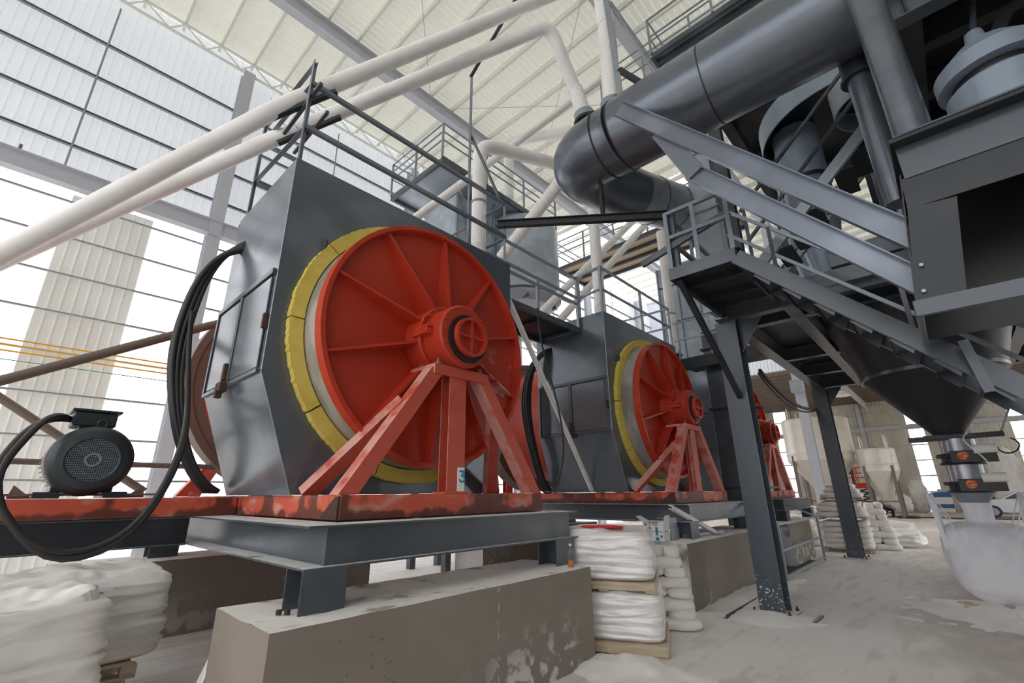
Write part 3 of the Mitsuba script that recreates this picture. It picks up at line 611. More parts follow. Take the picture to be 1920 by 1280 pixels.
# lower stairs
stp = thing('stairs', 'steel stairs descending to the right from the landing, seen from below', 'stairs')
def st_z(x): return 4.25 - 1.0 * (x + 1.36)
for y in (5.5, 6.25): part(stp, 'stringer', beam((-1.36, y, st_z(-1.36)), (2.85, y, st_z(2.85)), 0.06, 0.17, 'C', 0.01, flip=(y > 6)), 'm_slate' if y < 6 else 'm_slate')
k = 0
for i in range(1, 16):
    x = -1.36 + 0.262 * i; z = st_z(x) - 0.02
    part(stp, 'tread', [bx(x - 0.13, x + 0.1, 5.53, 6.22, z, z + 0.008, 0.001), bx(x + 0.095, x + 0.1, 5.53, 6.22, z - 0.04, z, 0.001), bx(x - 0.13, x - 0.125, 5.53, 6.22, z - 0.04, z, 0.001)], 'm_dark')
    for yy in (5.535, 6.205): part(stp, 'tread_bracket', prism([(x - 0.13, z), (x + 0.1, z), (x + 0.02, z - 0.17)], 'y', yy, yy + 0.008), 'm_slate')
for dz in (0.95, 0.55): part(stp, 'handrail', beam((-1.6, 6.25, st_z(-1.6) - 0.05 + dz), (2.3, 6.25, st_z(2.3) - 0.05 + dz), 0.04, 0.04), 'm_galv')
for x in (-1.1, 0.02, 1.1): part(stp, 'post', beam((x, 6.25, st_z(x)), (x - 0.0, 6.25, st_z(x) + 0.9), 0.045, 0.045, 'L', 0.008), 'm_slate')
# sloping channel braces
tag_ = 'heavy sloping steel channel running from the big duct down to the dark hopper box'
single('channel_brace', beam((-2.2, 4.5, 6.39), (0.22, 4.5, 3.40), 0.07, 0.2, 'C', 0.012, flip=True), 'm_brace', tag_, 'beam')
single('channel_brace', [beam((-1.42, 4.55, 4.97), (0.16, 4.55, 3.05), 0.07, 0.19, 'C', 0.012, flip=True), beam((-1.38, 4.56, 4.93), (-1.74, 4.6, 5.78), 0.05, 0.2, 'rect')], 'm_brace', 'lower sloping steel channel with a bent dark upper end, above the stair rails', 'beam')
# hopper box at the upper right
hb = thing('hopper_box', 'big dark steel box overhanging at the right edge, open underneath', 'hopper')
def quad(a, b, c_, d, t=0.01):
    q = np.array([a, b, c_, d], float); n = np.cross(q[1] - q[0], q[3] - q[0]); n /= np.linalg.norm(n)
    return trimesh.convex.convex_hull(np.vstack([q, q + n * t]))
BXR = 2.6
part(hb, 'beam', beam((0.23, 4.36, 4.05), (BXR, 4.36, 4.05), 0.14, 0.4, 'C', 0.016, flip=True), 'm_slate')
part(hb, 'front_panel', quad((0.2, 4.3, 3.86), (BXR, 4.3, 3.86), (BXR, 4.31, 3.6), (0.185, 4.31, 3.6)), 'm_dark')
part(hb, 'corner_plate', quad((0.185, 4.3, 3.6), (0.46, 4.3, 3.58), (0.335, 4.3, 2.8), (0.06, 4.3, 2.8)), 'm_dark')
part(hb, 'side_panel', quad((0.2, 4.3, 3.9), (0.06, 4.3, 2.8), (0.06, 5.3, 2.8), (0.2, 5.3, 3.9)), 'm_dark')
part(hb, 'back_panel', quad((0.2, 5.3, 4.2), (0.06, 5.3, 2.8), (BXR, 5.3, 2.8), (BXR, 5.3, 4.2)), 'm_black')
part(hb, 'top_plate', bx(0.2, BXR, 4.3, 5.3, 4.2, 4.24), 'm_dark')
part(hb, 'bottom_angle', bx(0.05, BXR, 4.27, 4.3, 2.74, 2.86), 'm_slate')
part(hb, 'bottom_angle', bx(0.05, 0.09, 4.3, 5.3, 2.74, 2.86), 'm_slate')
for z in (3.12, 2.92): part(hb, 'stud', bolt((0.16 if z > 3 else 0.13, 4.29, z), (0, -1, 0), 0.014, 0.02), 'm_galv')
for x in (0.3, 1.4): part(hb, 'leg', beam((x, 5.34, 2.75), (x + 0.0, 5.34, 0.02) if x > 1 else (x + 0.06, 5.36, 2.3), 0.07, 0.07, 'L', 0.01), 'm_slate')
single('vertical_pipe', cyl((0.37, 4.5, 4.25), (0.37, 4.5, 8.2), 0.125, 36), 'm_duct', 'thick dull grey vertical pipe standing on the hopper box in front of the big duct', 'pipe', 30)
vp = thing('feed_pipe', 'slim dark steel pipe with a bolted flange dropping behind the thick grey pipe', 'pipe')
part(vp, 'tube', cyl((0.2, 5.6, 4.3), (0.2, 5.6, 6.9), 0.12, 28), 'm_duct', 30)
part(vp, 'flange', disc(0.18, 5.93, 5.97, (0.2, 5.6, 0), (0, 0, 1), 28), 'm_dark', 30)
part(vp, 'collar', cyl((0.2, 5.6, 5.97), (0.2, 5.6, 6.6), 0.15, 28), 'm_dark', 30)
# cone cap vessel behind the box edge
cv = thing('dust_vessel', 'pale blue-grey round vessel with a stepped lid behind the top beam of the hopper box', 'vessel')
part(cv, 'body', lathe([(0, 4.24), (0.34, 4.24), (0.34, 4.75), (0.3, 4.79), (0, 4.79)], (1.0, 5.0, 0), (0, 0, 1), 40), 'm_cyclone', 30)
part(cv, 'lid', lathe([(0, 4.86), (0.37, 4.86), (0.37, 5.0), (0.2, 5.18), (0, 5.18)], (1.0, 5.0, 0), (0, 0, 1), 40), 'm_cyclone', 30)
part(cv, 'gap_ring', lathe([(0, 4.77), (0.28, 4.77), (0.28, 4.88), (0, 4.88)], (1.0, 5.0, 0), (0, 0, 1), 32), 'm_black', 30)
part(cv, 'outlet', cyl((0.98, 5.0, 5.15), (0.98, 5.0, 5.38), 0.09, 20, 0.06), 'm_cyclone', 30)
part(cv, 'hanger', beam((0.98, 5.0, 5.36), (1.1, 5.1, 5.9), 0.03, 0.03), 'm_slate')
# upper platform: dark underside above the duct's right end
up = thing('upper_platform', 'dark upper steel floor with deep beams, overhead at the upper right', 'platform')
part(up, 'deck', bx(0.62, 4.2, 4.75, 7.2, 6.05, 6.07), 'm_dark')
part(up, 'front_beam', beam((0.5, 4.7, 5.82), (4.2, 4.7, 5.82), 0.16, 0.42, 'C', 0.016, flip=True), 'm_slate')
part(up, 'side_beam', beam((0.62, 4.7, 5.82), (0.62, 7.2, 5.82), 0.16, 0.4, 'I', 0.016), 'm_dark')
for y in (5.4, 6.2, 7.0): part(up, 'joist', beam((0.6, y, 5.9), (4.2, y, 5.9), 0.14, 0.26, 'I', 0.014), 'm_dark')
for x in (1.55, 2.6): part(up, 'post', beam((x, 5.25, 4.26), (x, 5.25, 5.8), 0.24, 0.24, 'I', 0.014), 'm_dark')
part(up, 'brace', beam((0.55, 5.4, 4.5), (1.3, 5.4, 5.75), 0.09, 0.09, 'L', 0.01), 'm_slate')
part(up, 'bolt', cyl((0.86, 4.6, 5.72), (0.86, 4.63, 5.72), 0.03, 6), 'm_galv')
# mid platform under the cyclones, dark above the duct
mp = thing('cyclone_deck', 'dark steel deck with beams behind the big duct, cyclones hanging below it', 'platform')
part(mp, 'deck', bx(-1.9, 3.8, 7.4, 12.5, 9.32, 9.34), 'm_dark')
for y in (7.4, 9.0, 10.7, 12.4): part(mp, 'joist', beam((-1.9, y, 9.15), (3.8, y, 9.15), 0.18, 0.32, 'I', 0.016), 'm_dark')
for x in (-1.85, 0.4, 3.7): part(mp, 'main_beam', beam((x, 7.4, 8.85), (x, 12.5, 8.85), 0.2, 0.36, 'I', 0.016), 'm_dark')
for x, y in ((-1.85, 7.6), (3.7, 7.6), (-1.85, 12.4), (3.7, 12.4)): part(mp, 'post', beam((x, y, 4.43), (x, y, 8.7), 0.2, 0.2, 'I', 0.014), 'm_slate')
# cyclones
def cyclone(x, y, r, z0, z1, label, zb):
    c = thing('cyclone', label, 'cyclone', 'cyclones under the deck')
    part(c, 'skirt', lathe([(r - 0.02, z0), (r, z0), (r, z1), (0.3, z1 + 0.18), (0.3, z1 + 0.16), (r - 0.02, z1 - 0.02)], (x, y, 0), (0, 0, 1), 56), 'm_cyclone', 30)
    part(c, 'ceiling', disc(r - 0.03, z0 + 0.3, z0 + 0.32, (x, y, 0), (0, 0, 1), 48), 'm_dark', 30)
    return c
c1 = cyclone(-0.01, 8.6, 1.33, 7.42, 7.85, 'large pale grey cyclone hood with two drums below it, left of the feed pipe', 0)
for x, y, r, a, b in ((-0.78, 8.4, 0.35, 5.9, 7.7), (-1.0, 8.85, 0.28, 5.6, 7.6)):
    d = part(c1, 'drum', lathe([(0, a), (r, a), (r, b - 0.06), (r - 0.06, b), (0, b)], (x, y, 0), (0, 0, 1), 40), 'm_cyclone', 30)
part(c1, 'cone', lathe([(0, 4.45), (0.12, 4.45), (0.37, 5.9), (0, 5.9)], (-0.78, 8.4, 0), (0, 0, 1), 36), 'm_cyclone', 30)
part(c1, 'cone', lathe([(0, 4.45), (0.12, 4.45), (0.3, 5.6), (0, 5.6)], (-1.0, 8.85, 0), (0, 0, 1), 36), 'm_cyclone', 30)
part(c1, 'band', ring(0.365, 0.395, 6.55, 6.6, (-0.78, 8.4, 0), (0, 0, 1), 36), 'm_dark', 30)
c2 = cyclone(0.35, 7.2, 0.5, 6.65, 7.1, 'smaller pale grey cyclone hood close behind the feed pipe', 0)
part(c2, 'drum', lathe([(0, 5.6), (0.3, 5.6), (0.3, 6.9), (0, 6.9)], (0.42, 7.25, 0), (0, 0, 1), 36), 'm_cyclone', 30)
part(c2, 'cone', lathe([(0, 4.45), (0.12, 4.45), (0.3, 5.6), (0, 5.6)], (0.42, 7.25, 0), (0, 0, 1), 36), 'm_cyclone', 30)
# upper stairs rising to the right
us = thing('stairs', 'steep upper steel stairs rising to the right in front of the pale cyclones', 'stairs')
def us_z(x): return 5.05 + 0.96 * (x + 0.763)
for y in (6.5, 7.25): part(us, 'stringer', beam((-1.45, y, us_z(-1.45)), (1.2, y, us_z(1.2)), 0.06, 0.14, 'C', 0.01, flip=(y > 7)), 'm_galv')
for i in range(12):
    x = -1.35 + i * 0.21
    part(us, 'tread', bx(x, x + 0.22, 6.53, 7.22, us_z(x) - 0.02, us_z(x) - 0.008, 0.002), 'm_dark')
for dz in (1.03, 0.5): part(us, 'handrail', beam((-1.45, 6.5, us_z(-1.45) + dz), (1.2, 6.5, us_z(1.2) + dz), 0.04, 0.04), 'm_slate')
for x in (-1.4, 0.45): part(us, 'post', beam((x, 6.5, us_z(x)), (x, 6.5, us_z(x) + 1.03), 0.045, 0.045, 'L', 0.008), 'm_slate')
c3 = thing('settling_drum', 'wide pale grey drum with a cone behind the upper stairs, right of the feed pipe', 'drum')
part(c3, 'drum', lathe([(0, 6.0), (0.7, 6.0), (0.7, 7.95), (0, 7.95)], (1.25, 9.3, 0), (0, 0, 1), 44), 'm_cyclone', 30)
part(c3, 'cone', lathe([(0, 4.45), (0.14, 4.45), (0.7, 6.0), (0, 6.0)], (1.25, 9.3, 0), (0, 0, 1), 44), 'm_cyclone', 30)
bk = thing('filter_cabinet', 'tall grey sheet-steel cabinet behind the cyclones on the platform', 'cabinet')
part(bk, 'body', bx(0.0, 3.7, 11.2, 12.2, 4.43, 8.6), 'm_slate')
for x in (0.1, 0.9, 1.7, 2.5, 3.3): part(bk, 'rib', bx(x, x + 0.06, 11.15, 11.2, 4.43, 8.6), 'm_galv')
# tall pale box duct and machine body behind the landing
bd = thing('box_duct', 'pale grey rectangular steel duct standing behind the landing rails', 'duct')
part(bd, 'body', bx(-2.6, -2.15, 8.0, 8.4, 4.6, 8.3), 'm_grey')
for z in (5.2, 6.6, 7.9): part(bd, 'flange', bx(-2.64, -2.11, 7.96, 8.44, z, z + 0.04), 'm_galv')

# ================================================================== big hopper, valves and bulk bag
HX, HY = 0.06, 9.4
hp = thing('hopper', 'dark round steel hopper hanging under the platform above the bulk bag', 'hopper')
part(hp, 'upper_cone', lathe([(0.85, 3.22), (1.22, 4.42), (1.2, 4.42), (0.84, 3.22)], (HX, HY, 0), (0, 0, 1), 64), 'm_dark', 30)
part(hp, 'joint_ring', ring(0.83, 0.875, 3.19, 3.24, (HX, HY, 0), (0, 0, 1), 64), 'm_slate', 30)
part(hp, 'lower_cone', lathe([(0.16, 2.3), (0.85, 3.2), (0.83, 3.2), (0.15, 2.31)], (HX, HY, 0), (0, 0, 1), 64), 'm_dark', 30)
part(hp, 'lid', disc(1.18, 4.36, 4.4, (HX, HY, 0), (0, 0, 1), 48), 'm_black', 30)
for a in range(4):
    t = PI / 4 + a * PI / 2
    part(hp, 'bracket', bx(HX + 1.0 * math.cos(t) - 0.05, HX + 1.0 * math.cos(t) + 0.05, HY + 1.0 * math.sin(t) - 0.05, HY + 1.0 * math.sin(t) + 0.05, 3.9, 4.4), 'm_dark')
va = thing('outlet_valve', 'stack of steel slide valves with two white actuators under the hopper outlet', 'valve')
part(va, 'cross_bar', beam((-0.4, HY - 0.15, 2.25), (0.62, HY - 0.15, 2.27), 0.07, 0.07), 'm_black')
part(va, 'top_plate', bx(HX - 0.28, HX + 0.28, HY - 0.2, HY + 0.2, 2.24, 2.3), 'm_dark')
def tiltless(r, a, b, m='m_steel'): return cyl((HX + 0.06, HY, a), (HX + 0.06, HY, b), r, 32), m
part(va, 'neck', cyl((HX + 0.06, HY, 2.05), (HX + 0.06, HY, 2.26), 0.2, 32), 'm_steel', 30)
for z in (2.0, 1.62):
    b = part(va, 'slide_valve', [disc(0.27, z - 0.02, z + 0.03, (HX + 0.06, HY, 0), (0, 0, 1), 32), disc(0.25, z - 0.12, z - 0.09, (HX + 0.06, HY, 0), (0, 0, 1), 32), cyl((HX + 0.06, HY, z - 0.1), (HX + 0.06, HY, z), 0.22, 32),
        bx(HX - 0.05, HX + 0.42, HY - 0.33, HY - 0.2, z - 0.1, z + 0.06)], 'm_black', 30)
    part(b, 'actuator', cyl((HX + 0.2, HY - 0.3, z + 0.07), (HX + 0.44, HY - 0.3, z + 0.075), 0.065, 24), 'm_white', 30, label='white pneumatic actuator')
    part(b, 'badge', disc(0.06, 0.33, 0.345, (HX + 0.08, HY, z - 0.01), (0, -1, 0), 28), 'm_badge', 30, label='round red and orange badge')
part(va, 'cylinder', cyl((HX + 0.06, HY, 1.6), (HX + 0.06, HY, 1.98), 0.2, 36), 'm_steel', 30, label='bright steel tube')
part(va, 'spout_cone', lathe([(0, 1.33), (0.12, 1.33), (0.25, 1.52), (0, 1.52)], (HX + 0.06, HY, 0), (0, 0, 1), 36), 'm_galv', 30)
part(va, 'rod', cyl((0.6, HY - 0.15, 2.3), (0.82, HY - 0.1, 2.75), 0.012, 8), 'm_galv')
part(va, 'air_hose', tube(spline([(HX + 0.2, HY - 0.2, 2.3), (HX + 0.14, HY - 0.3, 2.2), (HX + 0.3, HY - 0.33, 1.9), (HX + 0.24, HY - 0.34, 1.7)], 20), 0.009, 6), 'm_hose', True)
part(va, 'air_hose', tube(spline([(0.5, HY - 0.25, 2.1), (0.6, HY - 0.28, 2.0), (0.7, HY - 0.25, 2.06), (0.66, HY - 0.2, 2.2)], 20), 0.009, 6), 'm_black', True)
bb = thing('bulk_bag', 'big white woven bulk bag hanging open under the hopper valve', 'bag')
g = pillow((HX + 0.07, HY, 0.62), (0.98, 0.95, 1.0), 11, 0.014, 4.0, 30, 0, 2.0)
v = g.vertices; t_ = np.clip((v[:, 2] - 0.12) / 1.0, 0, 1)
shr = 0.66 + 0.34 * np.sin(np.clip(t_ / 0.62, 0, 1) * PI / 2) ** 0.8
fold = 1 + 0.02 * np.sin(np.arctan2(v[:, 1] - HY, v[:, 0] - HX) * 14 + 3 * v[:, 2]) * np.clip((t_ - 0.4) * 2, 0, 1)
g.vertices = np.stack([HX + 0.07 + (v[:, 0] - HX - 0.07) * shr * fold, HY + (v[:, 1] - HY) * shr * fold, v[:, 2]], 1)
part(bb, 'body', g, 'm_fibc', True)
part(bb, 'filling_neck', lathe([(0.0, 1.05), (0.24, 1.05), (0.15, 1.12), (0.155, 1.3), (0.17, 1.37), (0.15, 1.37), (0.0, 1.36)], (HX + 0.06, HY, 0), (0, 0, 1), 26), 'm_fibc', True)
for sx, sy in ((-1, -1), (1, -1), (-1, 1), (1, 1)):
    x, y = HX + 0.07 + sx * 0.42, HY + sy * 0.42
    part(bb, 'strap', [beam((x, y, 0.78), (x + sx * 0.05, y + 0.02, 1.5), 0.05, 0.008, 'rect'), beam((x + sx * -0.2, y - 0.0, 0.85), (x + sx * 0.05, y + 0.02, 1.5), 0.05, 0.008, 'rect')], 'm_fibc')
single('powder_heap', drift(0.1, 9.1, 2.2, 2.2, 0.07, 6), 'm_bag', 'flat heap of spilled white powder under the bulk bag', 'powder', True)
single('small_sack', pillow((0.42, 8.75, 0.11), (0.5, 0.34, 0.22), 8, 0.02, 3, 10, 20), 'm_bag', 'small full white sack lying on the floor at the right edge', 'sack', True)
single('wood_offcut', bx(-0.3, 0.3, 9.2, 9.35, 0.03, 0.08), 'm_wood', 'flat pallet board under the bulk bag', 'board')

# ================================================================== big dust duct
DYD, DZD, DR = 5.2, 6.6, 0.53
du = thing('dust_duct', 'very thick grey round duct from the upper right, bending back at an elbow', 'duct')
ax = bent([(3.2, DYD, DZD), (-3.42, DYD, DZD), (-3.3, 6.3, 6.66), (-2.85, 8.8, 7.15)], 0.95, 14)
i0 = int(np.argmin(np.abs(ax[:, 0] + 2.45)))
path = np.vstack([np.linspace(ax[0], ax[1], 8)[:-1], ax[1:]])
cut = [(3.2, 0.35), (0.35, -1.2), (-1.2, -2.5)]
for a, b in cut: part(du, 'section', tube([(a, DYD, DZD), (b, DYD, DZD)], DR, 72), 'm_duct', 40)
ne = len(ax)
el = ax[1:ne - 1]
el = np.vstack([[(-2.5, DYD, DZD)], el])
part(du, 'elbow', tube(spline(el, 36), np.linspace(DR, 0.46, 36), 72), 'm_duct', 40)
part(du, 'rear_section', tube([ax[-2], (ax[-2] + ax[-1]) / 2, ax[-1]], 0.46, 64), 'm_steel', 40, label='shiny sheet metal run of the duct')
for x in (0.35, -1.2, -2.5, -2.78): part(du, 'seam', ring(DR - 0.005, DR + (0.022 if x > 0 else 0.008), x - 0.008, x + 0.008, (0, DYD, DZD), (1, 0, 0), 72), 'm_dark', 30)
for f in (0.25, 0.6, 0.9):
    p = ax[-2] * (1 - f) + ax[-1] * f
    part(du, 'seam', ring(0.455, 0.467, -0.006, 0.006, p, ax[-1] - ax[-2], 64), 'm_dark', 30)
sb = thing('support_beam', 'black steel beam under the duct elbow, from mill guardrail to landing', 'beam')
part(sb, 'beam', beam((-4.5, 4.55, 5.66), (-2.1, 5.72, 5.3), 0.08, 0.12, 'I', 0.014), 'm_black')
part(sb, 'saddle', beam((-3.0, 5.28, 5.5), (-3.0, 5.28, 6.08), 0.05, 0.05), 'm_black')
part(sb, 'post', beam((-2.13, 5.62, 4.4), (-2.13, 5.62, 5.3), 0.09, 0.09), 'm_slate')
# flanged stubs on the duct with white hoses
def collar(p, d, r, label):
    c = thing('hose_collar', label, 'flange')
    part(c, 'flange', disc(r + 0.05, -0.03, 0.03, p, d, 28), 'm_black', 30)
    part(c, 'clamp', ring(r - 0.01, r + 0.015, 0.03, 0.16, p, d, 28), 'm_galv', 30)
    return c
def hose(p0, p1, r, n, name, label):
    """ribbed flexible hose"""
    p0, p1 = V(*p0), V(*p1)
    t = np.linspace(0, 1, n * 4 + 1)
    rr = r * (1 + 0.045 * np.cos(t * n * 2 * PI))
    return single(name, tube(p0 + (p1 - p0) * t[:, None], rr, 20), 'm_hose', label, 'hose', True)
PW = 0.1
A2, B2 = V(-5.713, 1.42, 6.007), V(-3.109, 4.3, 8.536)
single('white_pipe', tube(bent([(-7.462, -0.674, 3.968), A2, B2, (-3.14, 4.98, 7.75)], 0.25, 9), PW, 24), 'm_pvc', 'lower of two long white pipes at the nearest guardrail, elbow above the duct', 'pipe', 40)
hose((-3.14, 4.98, 7.78), (-3.06, 5.06, 7.2), 0.115, 14, 'flexible_hose', 'short ribbed white hose joining the elbowed white pipe to the duct')
collar((-3.04, 5.06, 7.12), (-0.12, -0.15, 1), 0.14, 'black flange on the duct under the elbowed white pipe')
A1, B1 = V(-4.847, 1.25, 5.853), V(-3.147, 4.1, 8.917)
single('white_pipe', tube(bent([(-7.02, -1.0, 3.3), A1, B1, B1 + (B1 - A1) * 0.5], 0.25, 9), PW, 24), 'm_pvc', 'upper of two long white pipes, wired to a bracket at the nearest guardrail', 'pipe', 40)
single('white_pipe', cyl((-2.6, 5.2, 8.9), (-2.75, 5.25, 12.5), 0.14, 24), 'm_pvc', 'white pipe rising out of the picture above the ribbed hose on the duct', 'pipe', 30)
hose((-2.6, 5.2, 8.9), (-2.62, 5.18, 7.25), 0.14, 30, 'flexible_hose', 'long ribbed white hose standing upright on the duct')
collar((-2.62, 5.16, 7.12), (0, -0.1, 1), 0.15, 'black flange on the duct under the upright ribbed hose')
pb = thing('pipe_bracket', 'small dark bracket with wire holding the upper white pipe at the guardrail', 'bracket')
for p, off in ((A1 + V(0.12, 0.2, 0.2), -0.13), (A2 + V(0.35, 0.38, 0.34), -0.13)):
    u = (B2 - A2) / np.linalg.norm(B2 - A2)
    part(pb, 'angle', beam(p - u * 0.45 + V(0.03, 0, off), p + u * 0.45 + V(0.03, 0, off), 0.06, 0.05, 'L', 0.008), 'm_dark')
    part(pb, 'cross_bar', beam(p + V(-0.5, 0.02, off - 0.05), p + V(0.5, 0.02, off + 0.0), 0.04, 0.04), 'm_slate')
    for s in (-0.06, 0.06): part(pb, 'wire', ring(PW + 0.012, PW + 0.017, -0.003, 0.003, p + u * (s - 0.25), u, 24), 'm_galv')
fs = thing('duct_stay', 'flat grey steel stay bar standing on the big duct beside the upright hose', 'stay')
part(fs, 'bar', beam((-2.38, 4.98, 7.15), (-2.5, 5.0, 10.5), 0.09, 0.012), 'm_galv')
part(fs, 'stay', beam((-1.85, 5.25, 7.1), (-2.45, 5.1, 9.2), 0.09, 0.02), 'm_galv')
part(fs, 'angle', beam((-2.36, 5.0, 7.6), (-2.05, 5.1, 7.15), 0.07, 0.07, 'L', 0.01), 'm_dark')
# vertical white dust pipes on the housings
def vpipe(x, y, top, label, turn=None):
    v_ = thing('dust_pipe', label, 'pipe', None)
    pts = [(x, y, 5.35), (x, y, top)] if turn is None else list(bent([(x, y, 5.35), (x, y, top), turn], 0.35, 9))
    part(v_, 'pipe', tube(pts, 0.125, 24), 'm_pvc', 40)
    part(v_, 'ribbed_sleeve', tube(V(x, y, 5.12) + np.linspace(0, 1, 33)[:, None] * V(0, 0, 0.36), 0.13 * (1 + 0.04 * np.cos(np.linspace(0, 1, 33) * 8 * 2 * PI)), 20), 'm_hose', True)
    part(v_, 'stub', cyl((x, y, 4.985), (x, y, 5.15), 0.115, 24), 'm_dark', 30)
    part(v_, 'flange', disc(0.18, 5.08, 5.13, (x, y, 0), (0, 0, 1), 24), 'm_black', 30)
    part(v_, 'clamp', ring(0.125, 0.14, 6.3, 6.34, (x, y, 0), (0, 0, 1), 24), 'm_galv', 30)
    return v_
vpipe(-5.0, 4.6, 7.6, 'white vertical dust pipe on the nearest mill housing, bending over towards the duct elbow', (-4.6, 6.3, 7.95))
vpipe(-4.95, 8.25, 9.5, 'white vertical dust pipe on the second mill housing, directly below the duct elbow')
vpipe(-4.9, 11.95, 9.0, 'white vertical dust pipe behind the second mill, between it and the landing')
single('white_pipe', tube([(-7.75, 3.2, 5.1), (-4.5, 8.4, 11.8)], 0.085, 20), 'm_pvc', 'thin white pipe from the far catwalk up to the roof behind the ribbed hoses', 'pipe', 40)
single('white_pipe', tube(bent([(-8.3, 8.9, 10.3), (-8.3, 8.9, 12.5), (-5.2, 9.6, 11.6)], 0.3), 0.16, 20), 'm_pvc', 'cream pipe looping over the far catwalk', 'pipe', 40)
hose((-6.4, 6.6, 6.6), (-4.4, 6.35, 7.55), 0.13, 40, 'flexible_hose', 'thick ribbed hose sloping up behind the black support beam')
for a, b, lab in (((-7.0, 7.57, 4.97), (-5.5, 11.9, 9.85), 'left of two slanting white pipes behind the second mill walkway'), ((-7.0, 8.46, 5.04), (-5.1, 12.3, 9.95), 'right of two slanting white pipes behind the second mill walkway')):
    single('white_pipe', tube([a, b], 0.1, 18), 'm_pvc', lab, 'pipe', 40)
single('leaning_pipe', [cyl((-4.56, 4.86, 4.46), (-5.19, 7.84, 1.6), 0.045, 14), cyl((-4.80, 6.02, 3.35), (-4.84, 6.2, 3.18), 0.052, 14)], 'm_pvc', 'thin dusty white pipe leaning from the walkway onto the second mill base', 'pipe', 30)
for x, y, lab in ((-4.3, 7.3, 'pale bent white pipe loop on top of the rear duct, the left one'), (-3.9, 7.9, 'pale bent white pipe loop on top of the rear duct, the right one')):
    single('bent_pipe', tube(bent([(x, y, 7.2), (x + 0.35, y + 0.5, 8.35), (x + 0.9, y + 0.7, 7.4)], 0.3), 0.09, 16), 'm_pvc', lab, 'pipe', 40)

# ================================================================== catwalks and vessels at the back
def catwalk(name, label, x0, x1, y0, y1, z, posts_x, levels=(0.55, 0.8, 1.05), sides=('x0', 'x1', 'y0'), under=4, mat='m_grey'):
    c = thing(name, label, 'walkway')
    part(c, 'deck', bx(x0, x1, y0, y1, z, z + 0.02), mat)
    for y in np.linspace(y0 + 0.05, y1 - 0.05, under): part(c, 'joist', beam((x0, y, z - 0.06), (x1, y, z - 0.06), 0.08, 0.12, 'C', 0.01), 'm_slate')
    for x in (x0, x1): part(c, 'edge', beam((x, y0, z - 0.04), (x, y1, z - 0.04), 0.07, 0.16, 'C', 0.01), 'm_slate')
    runs = {'x0': ((x0, y0), (x0, y1)), 'x1': ((x1, y0), (x1, y1)), 'y0': ((x0, y0), (x1, y0)), 'y1': ((x0, y1), (x1, y1))}
    for s in sides:
        (a, b), (c_, d) = runs[s]
        n = max(2, int(round(math.hypot(c_ - a, d - b) / 1.3)) + 1)
        for t in np.linspace(0, 1, n): part(c, 'post', beam((a + (c_ - a) * t, b + (d - b) * t, z), (a + (c_ - a) * t, b + (d - b) * t, z + 1.05), 0.045, 0.045), 'm_galv')
        for dz in levels: part(c, 'rail', beam((a, b, z + dz), (c_, d, z + dz), 0.03, 0.03), 'm_galv')
    return c
catwalk('catwalk', 'high grey catwalk with rails behind the nearest mill, a blue-green bundle lying on it', -9.75, -7.5, 5.65, 10.2, 9.4, None)
single('cloth_bundle', pillow((-7.9, 7.3, 9.52), (0.35, 0.9, 0.22), 5, 0.05, 2.5, 8), 'm_teal', 'blue-green bundle lying on the high catwalk', 'bundle', True)
gb = thing('filter_cabinet', 'pale grey sheet-steel cabinet standing below the high catwalk', 'cabinet')
part(gb, 'body', bx(-9.3, -7.9, 6.5, 7.8, 6.0, 9.0), 'm_grey')
for y in (6.5, 6.93, 7.37, 7.8): part(gb, 'rib', bx(-7.92, -7.86, y - 0.03, y + 0.03, 6.0, 9.0), 'm_galv')
for x in (-9.2, -8.0):
    for y in (6.6, 7.35): part(gb, 'leg', beam((x, y, 0), (x, y, 6.0), 0.14, 0.14), 'm_slate')
for y0, y1 in ((6.5, 7.15), (7.8, 7.15)): part(gb, 'brace', beam((-7.84, y0, 9.3), (-7.84, y1, 7.2), 0.06, 0.06), 'm_galv')
tk = thing('dust_tank', 'big pale grey round tank with a dished bottom behind the first walkway', 'tank')
part(tk, 'shell', lathe([(0, 6.75), (0.5, 6.5), (0.9, 6.55), (1.15, 6.75), (1.15, 9.0), (0.9, 9.25), (0, 9.3)], (-8.15, 9.2, 0), (0, 0, 1), 56), 'm_grey', 30)
part(tk, 'hoop', ring(1.14, 1.18, 6.78, 6.84, (-8.15, 9.2, 0), (0, 0, 1), 56), 'm_slate', 30)
for y in (8.6, 9.8): part(tk, 'leg', beam((-9.2, y, 0), (-9.2, y, 7.2), 0.12, 0.12), 'm_slate')
for y in (8.6, 9.8): part(tk, 'bracket', beam((-9.2, y, 6.62), (-7.3, y, 6.62), 0.1, 0.14, 'C', 0.01), 'm_slate')
catwalk('catwalk', 'high walkway with a beige underside far behind the two slanting white pipes', -9.0, -3.0, 12.2, 14.0, 9.35, None, sides=('x0', 'y0'), mat='m_beige', under=4)
catwalk('catwalk', 'grey catwalk with several rails overhead, behind the thick duct at the top edge', -5.0, 1.5, 9.3, 10.6, 12.0, None, levels=(0.4, 0.75, 1.05), sides=('y0', 'y1', 'x1'))
cw3 = catwalk('catwalk', 'second grey catwalk overhead, closer to the top edge behind the thick duct', -3.0, 1.2, 8.1, 8.9, 11.2, None, levels=(0.5, 1.05), sides=('y0', 'x0'))
mc = thing('machine_tower', 'pale grey machine housing with panel ribs behind the second mill, below the landing', 'cabinet')
part(mc, 'body', bx(-5.6, -3.9, 12.9, 14.6, 5.0, 8.3), 'm_grey')
for z in (5.2, 6.4, 7.6): part(mc, 'rib', bx(-5.6, -3.88, 12.86, 12.9, z, z + 0.05), 'm_slate')
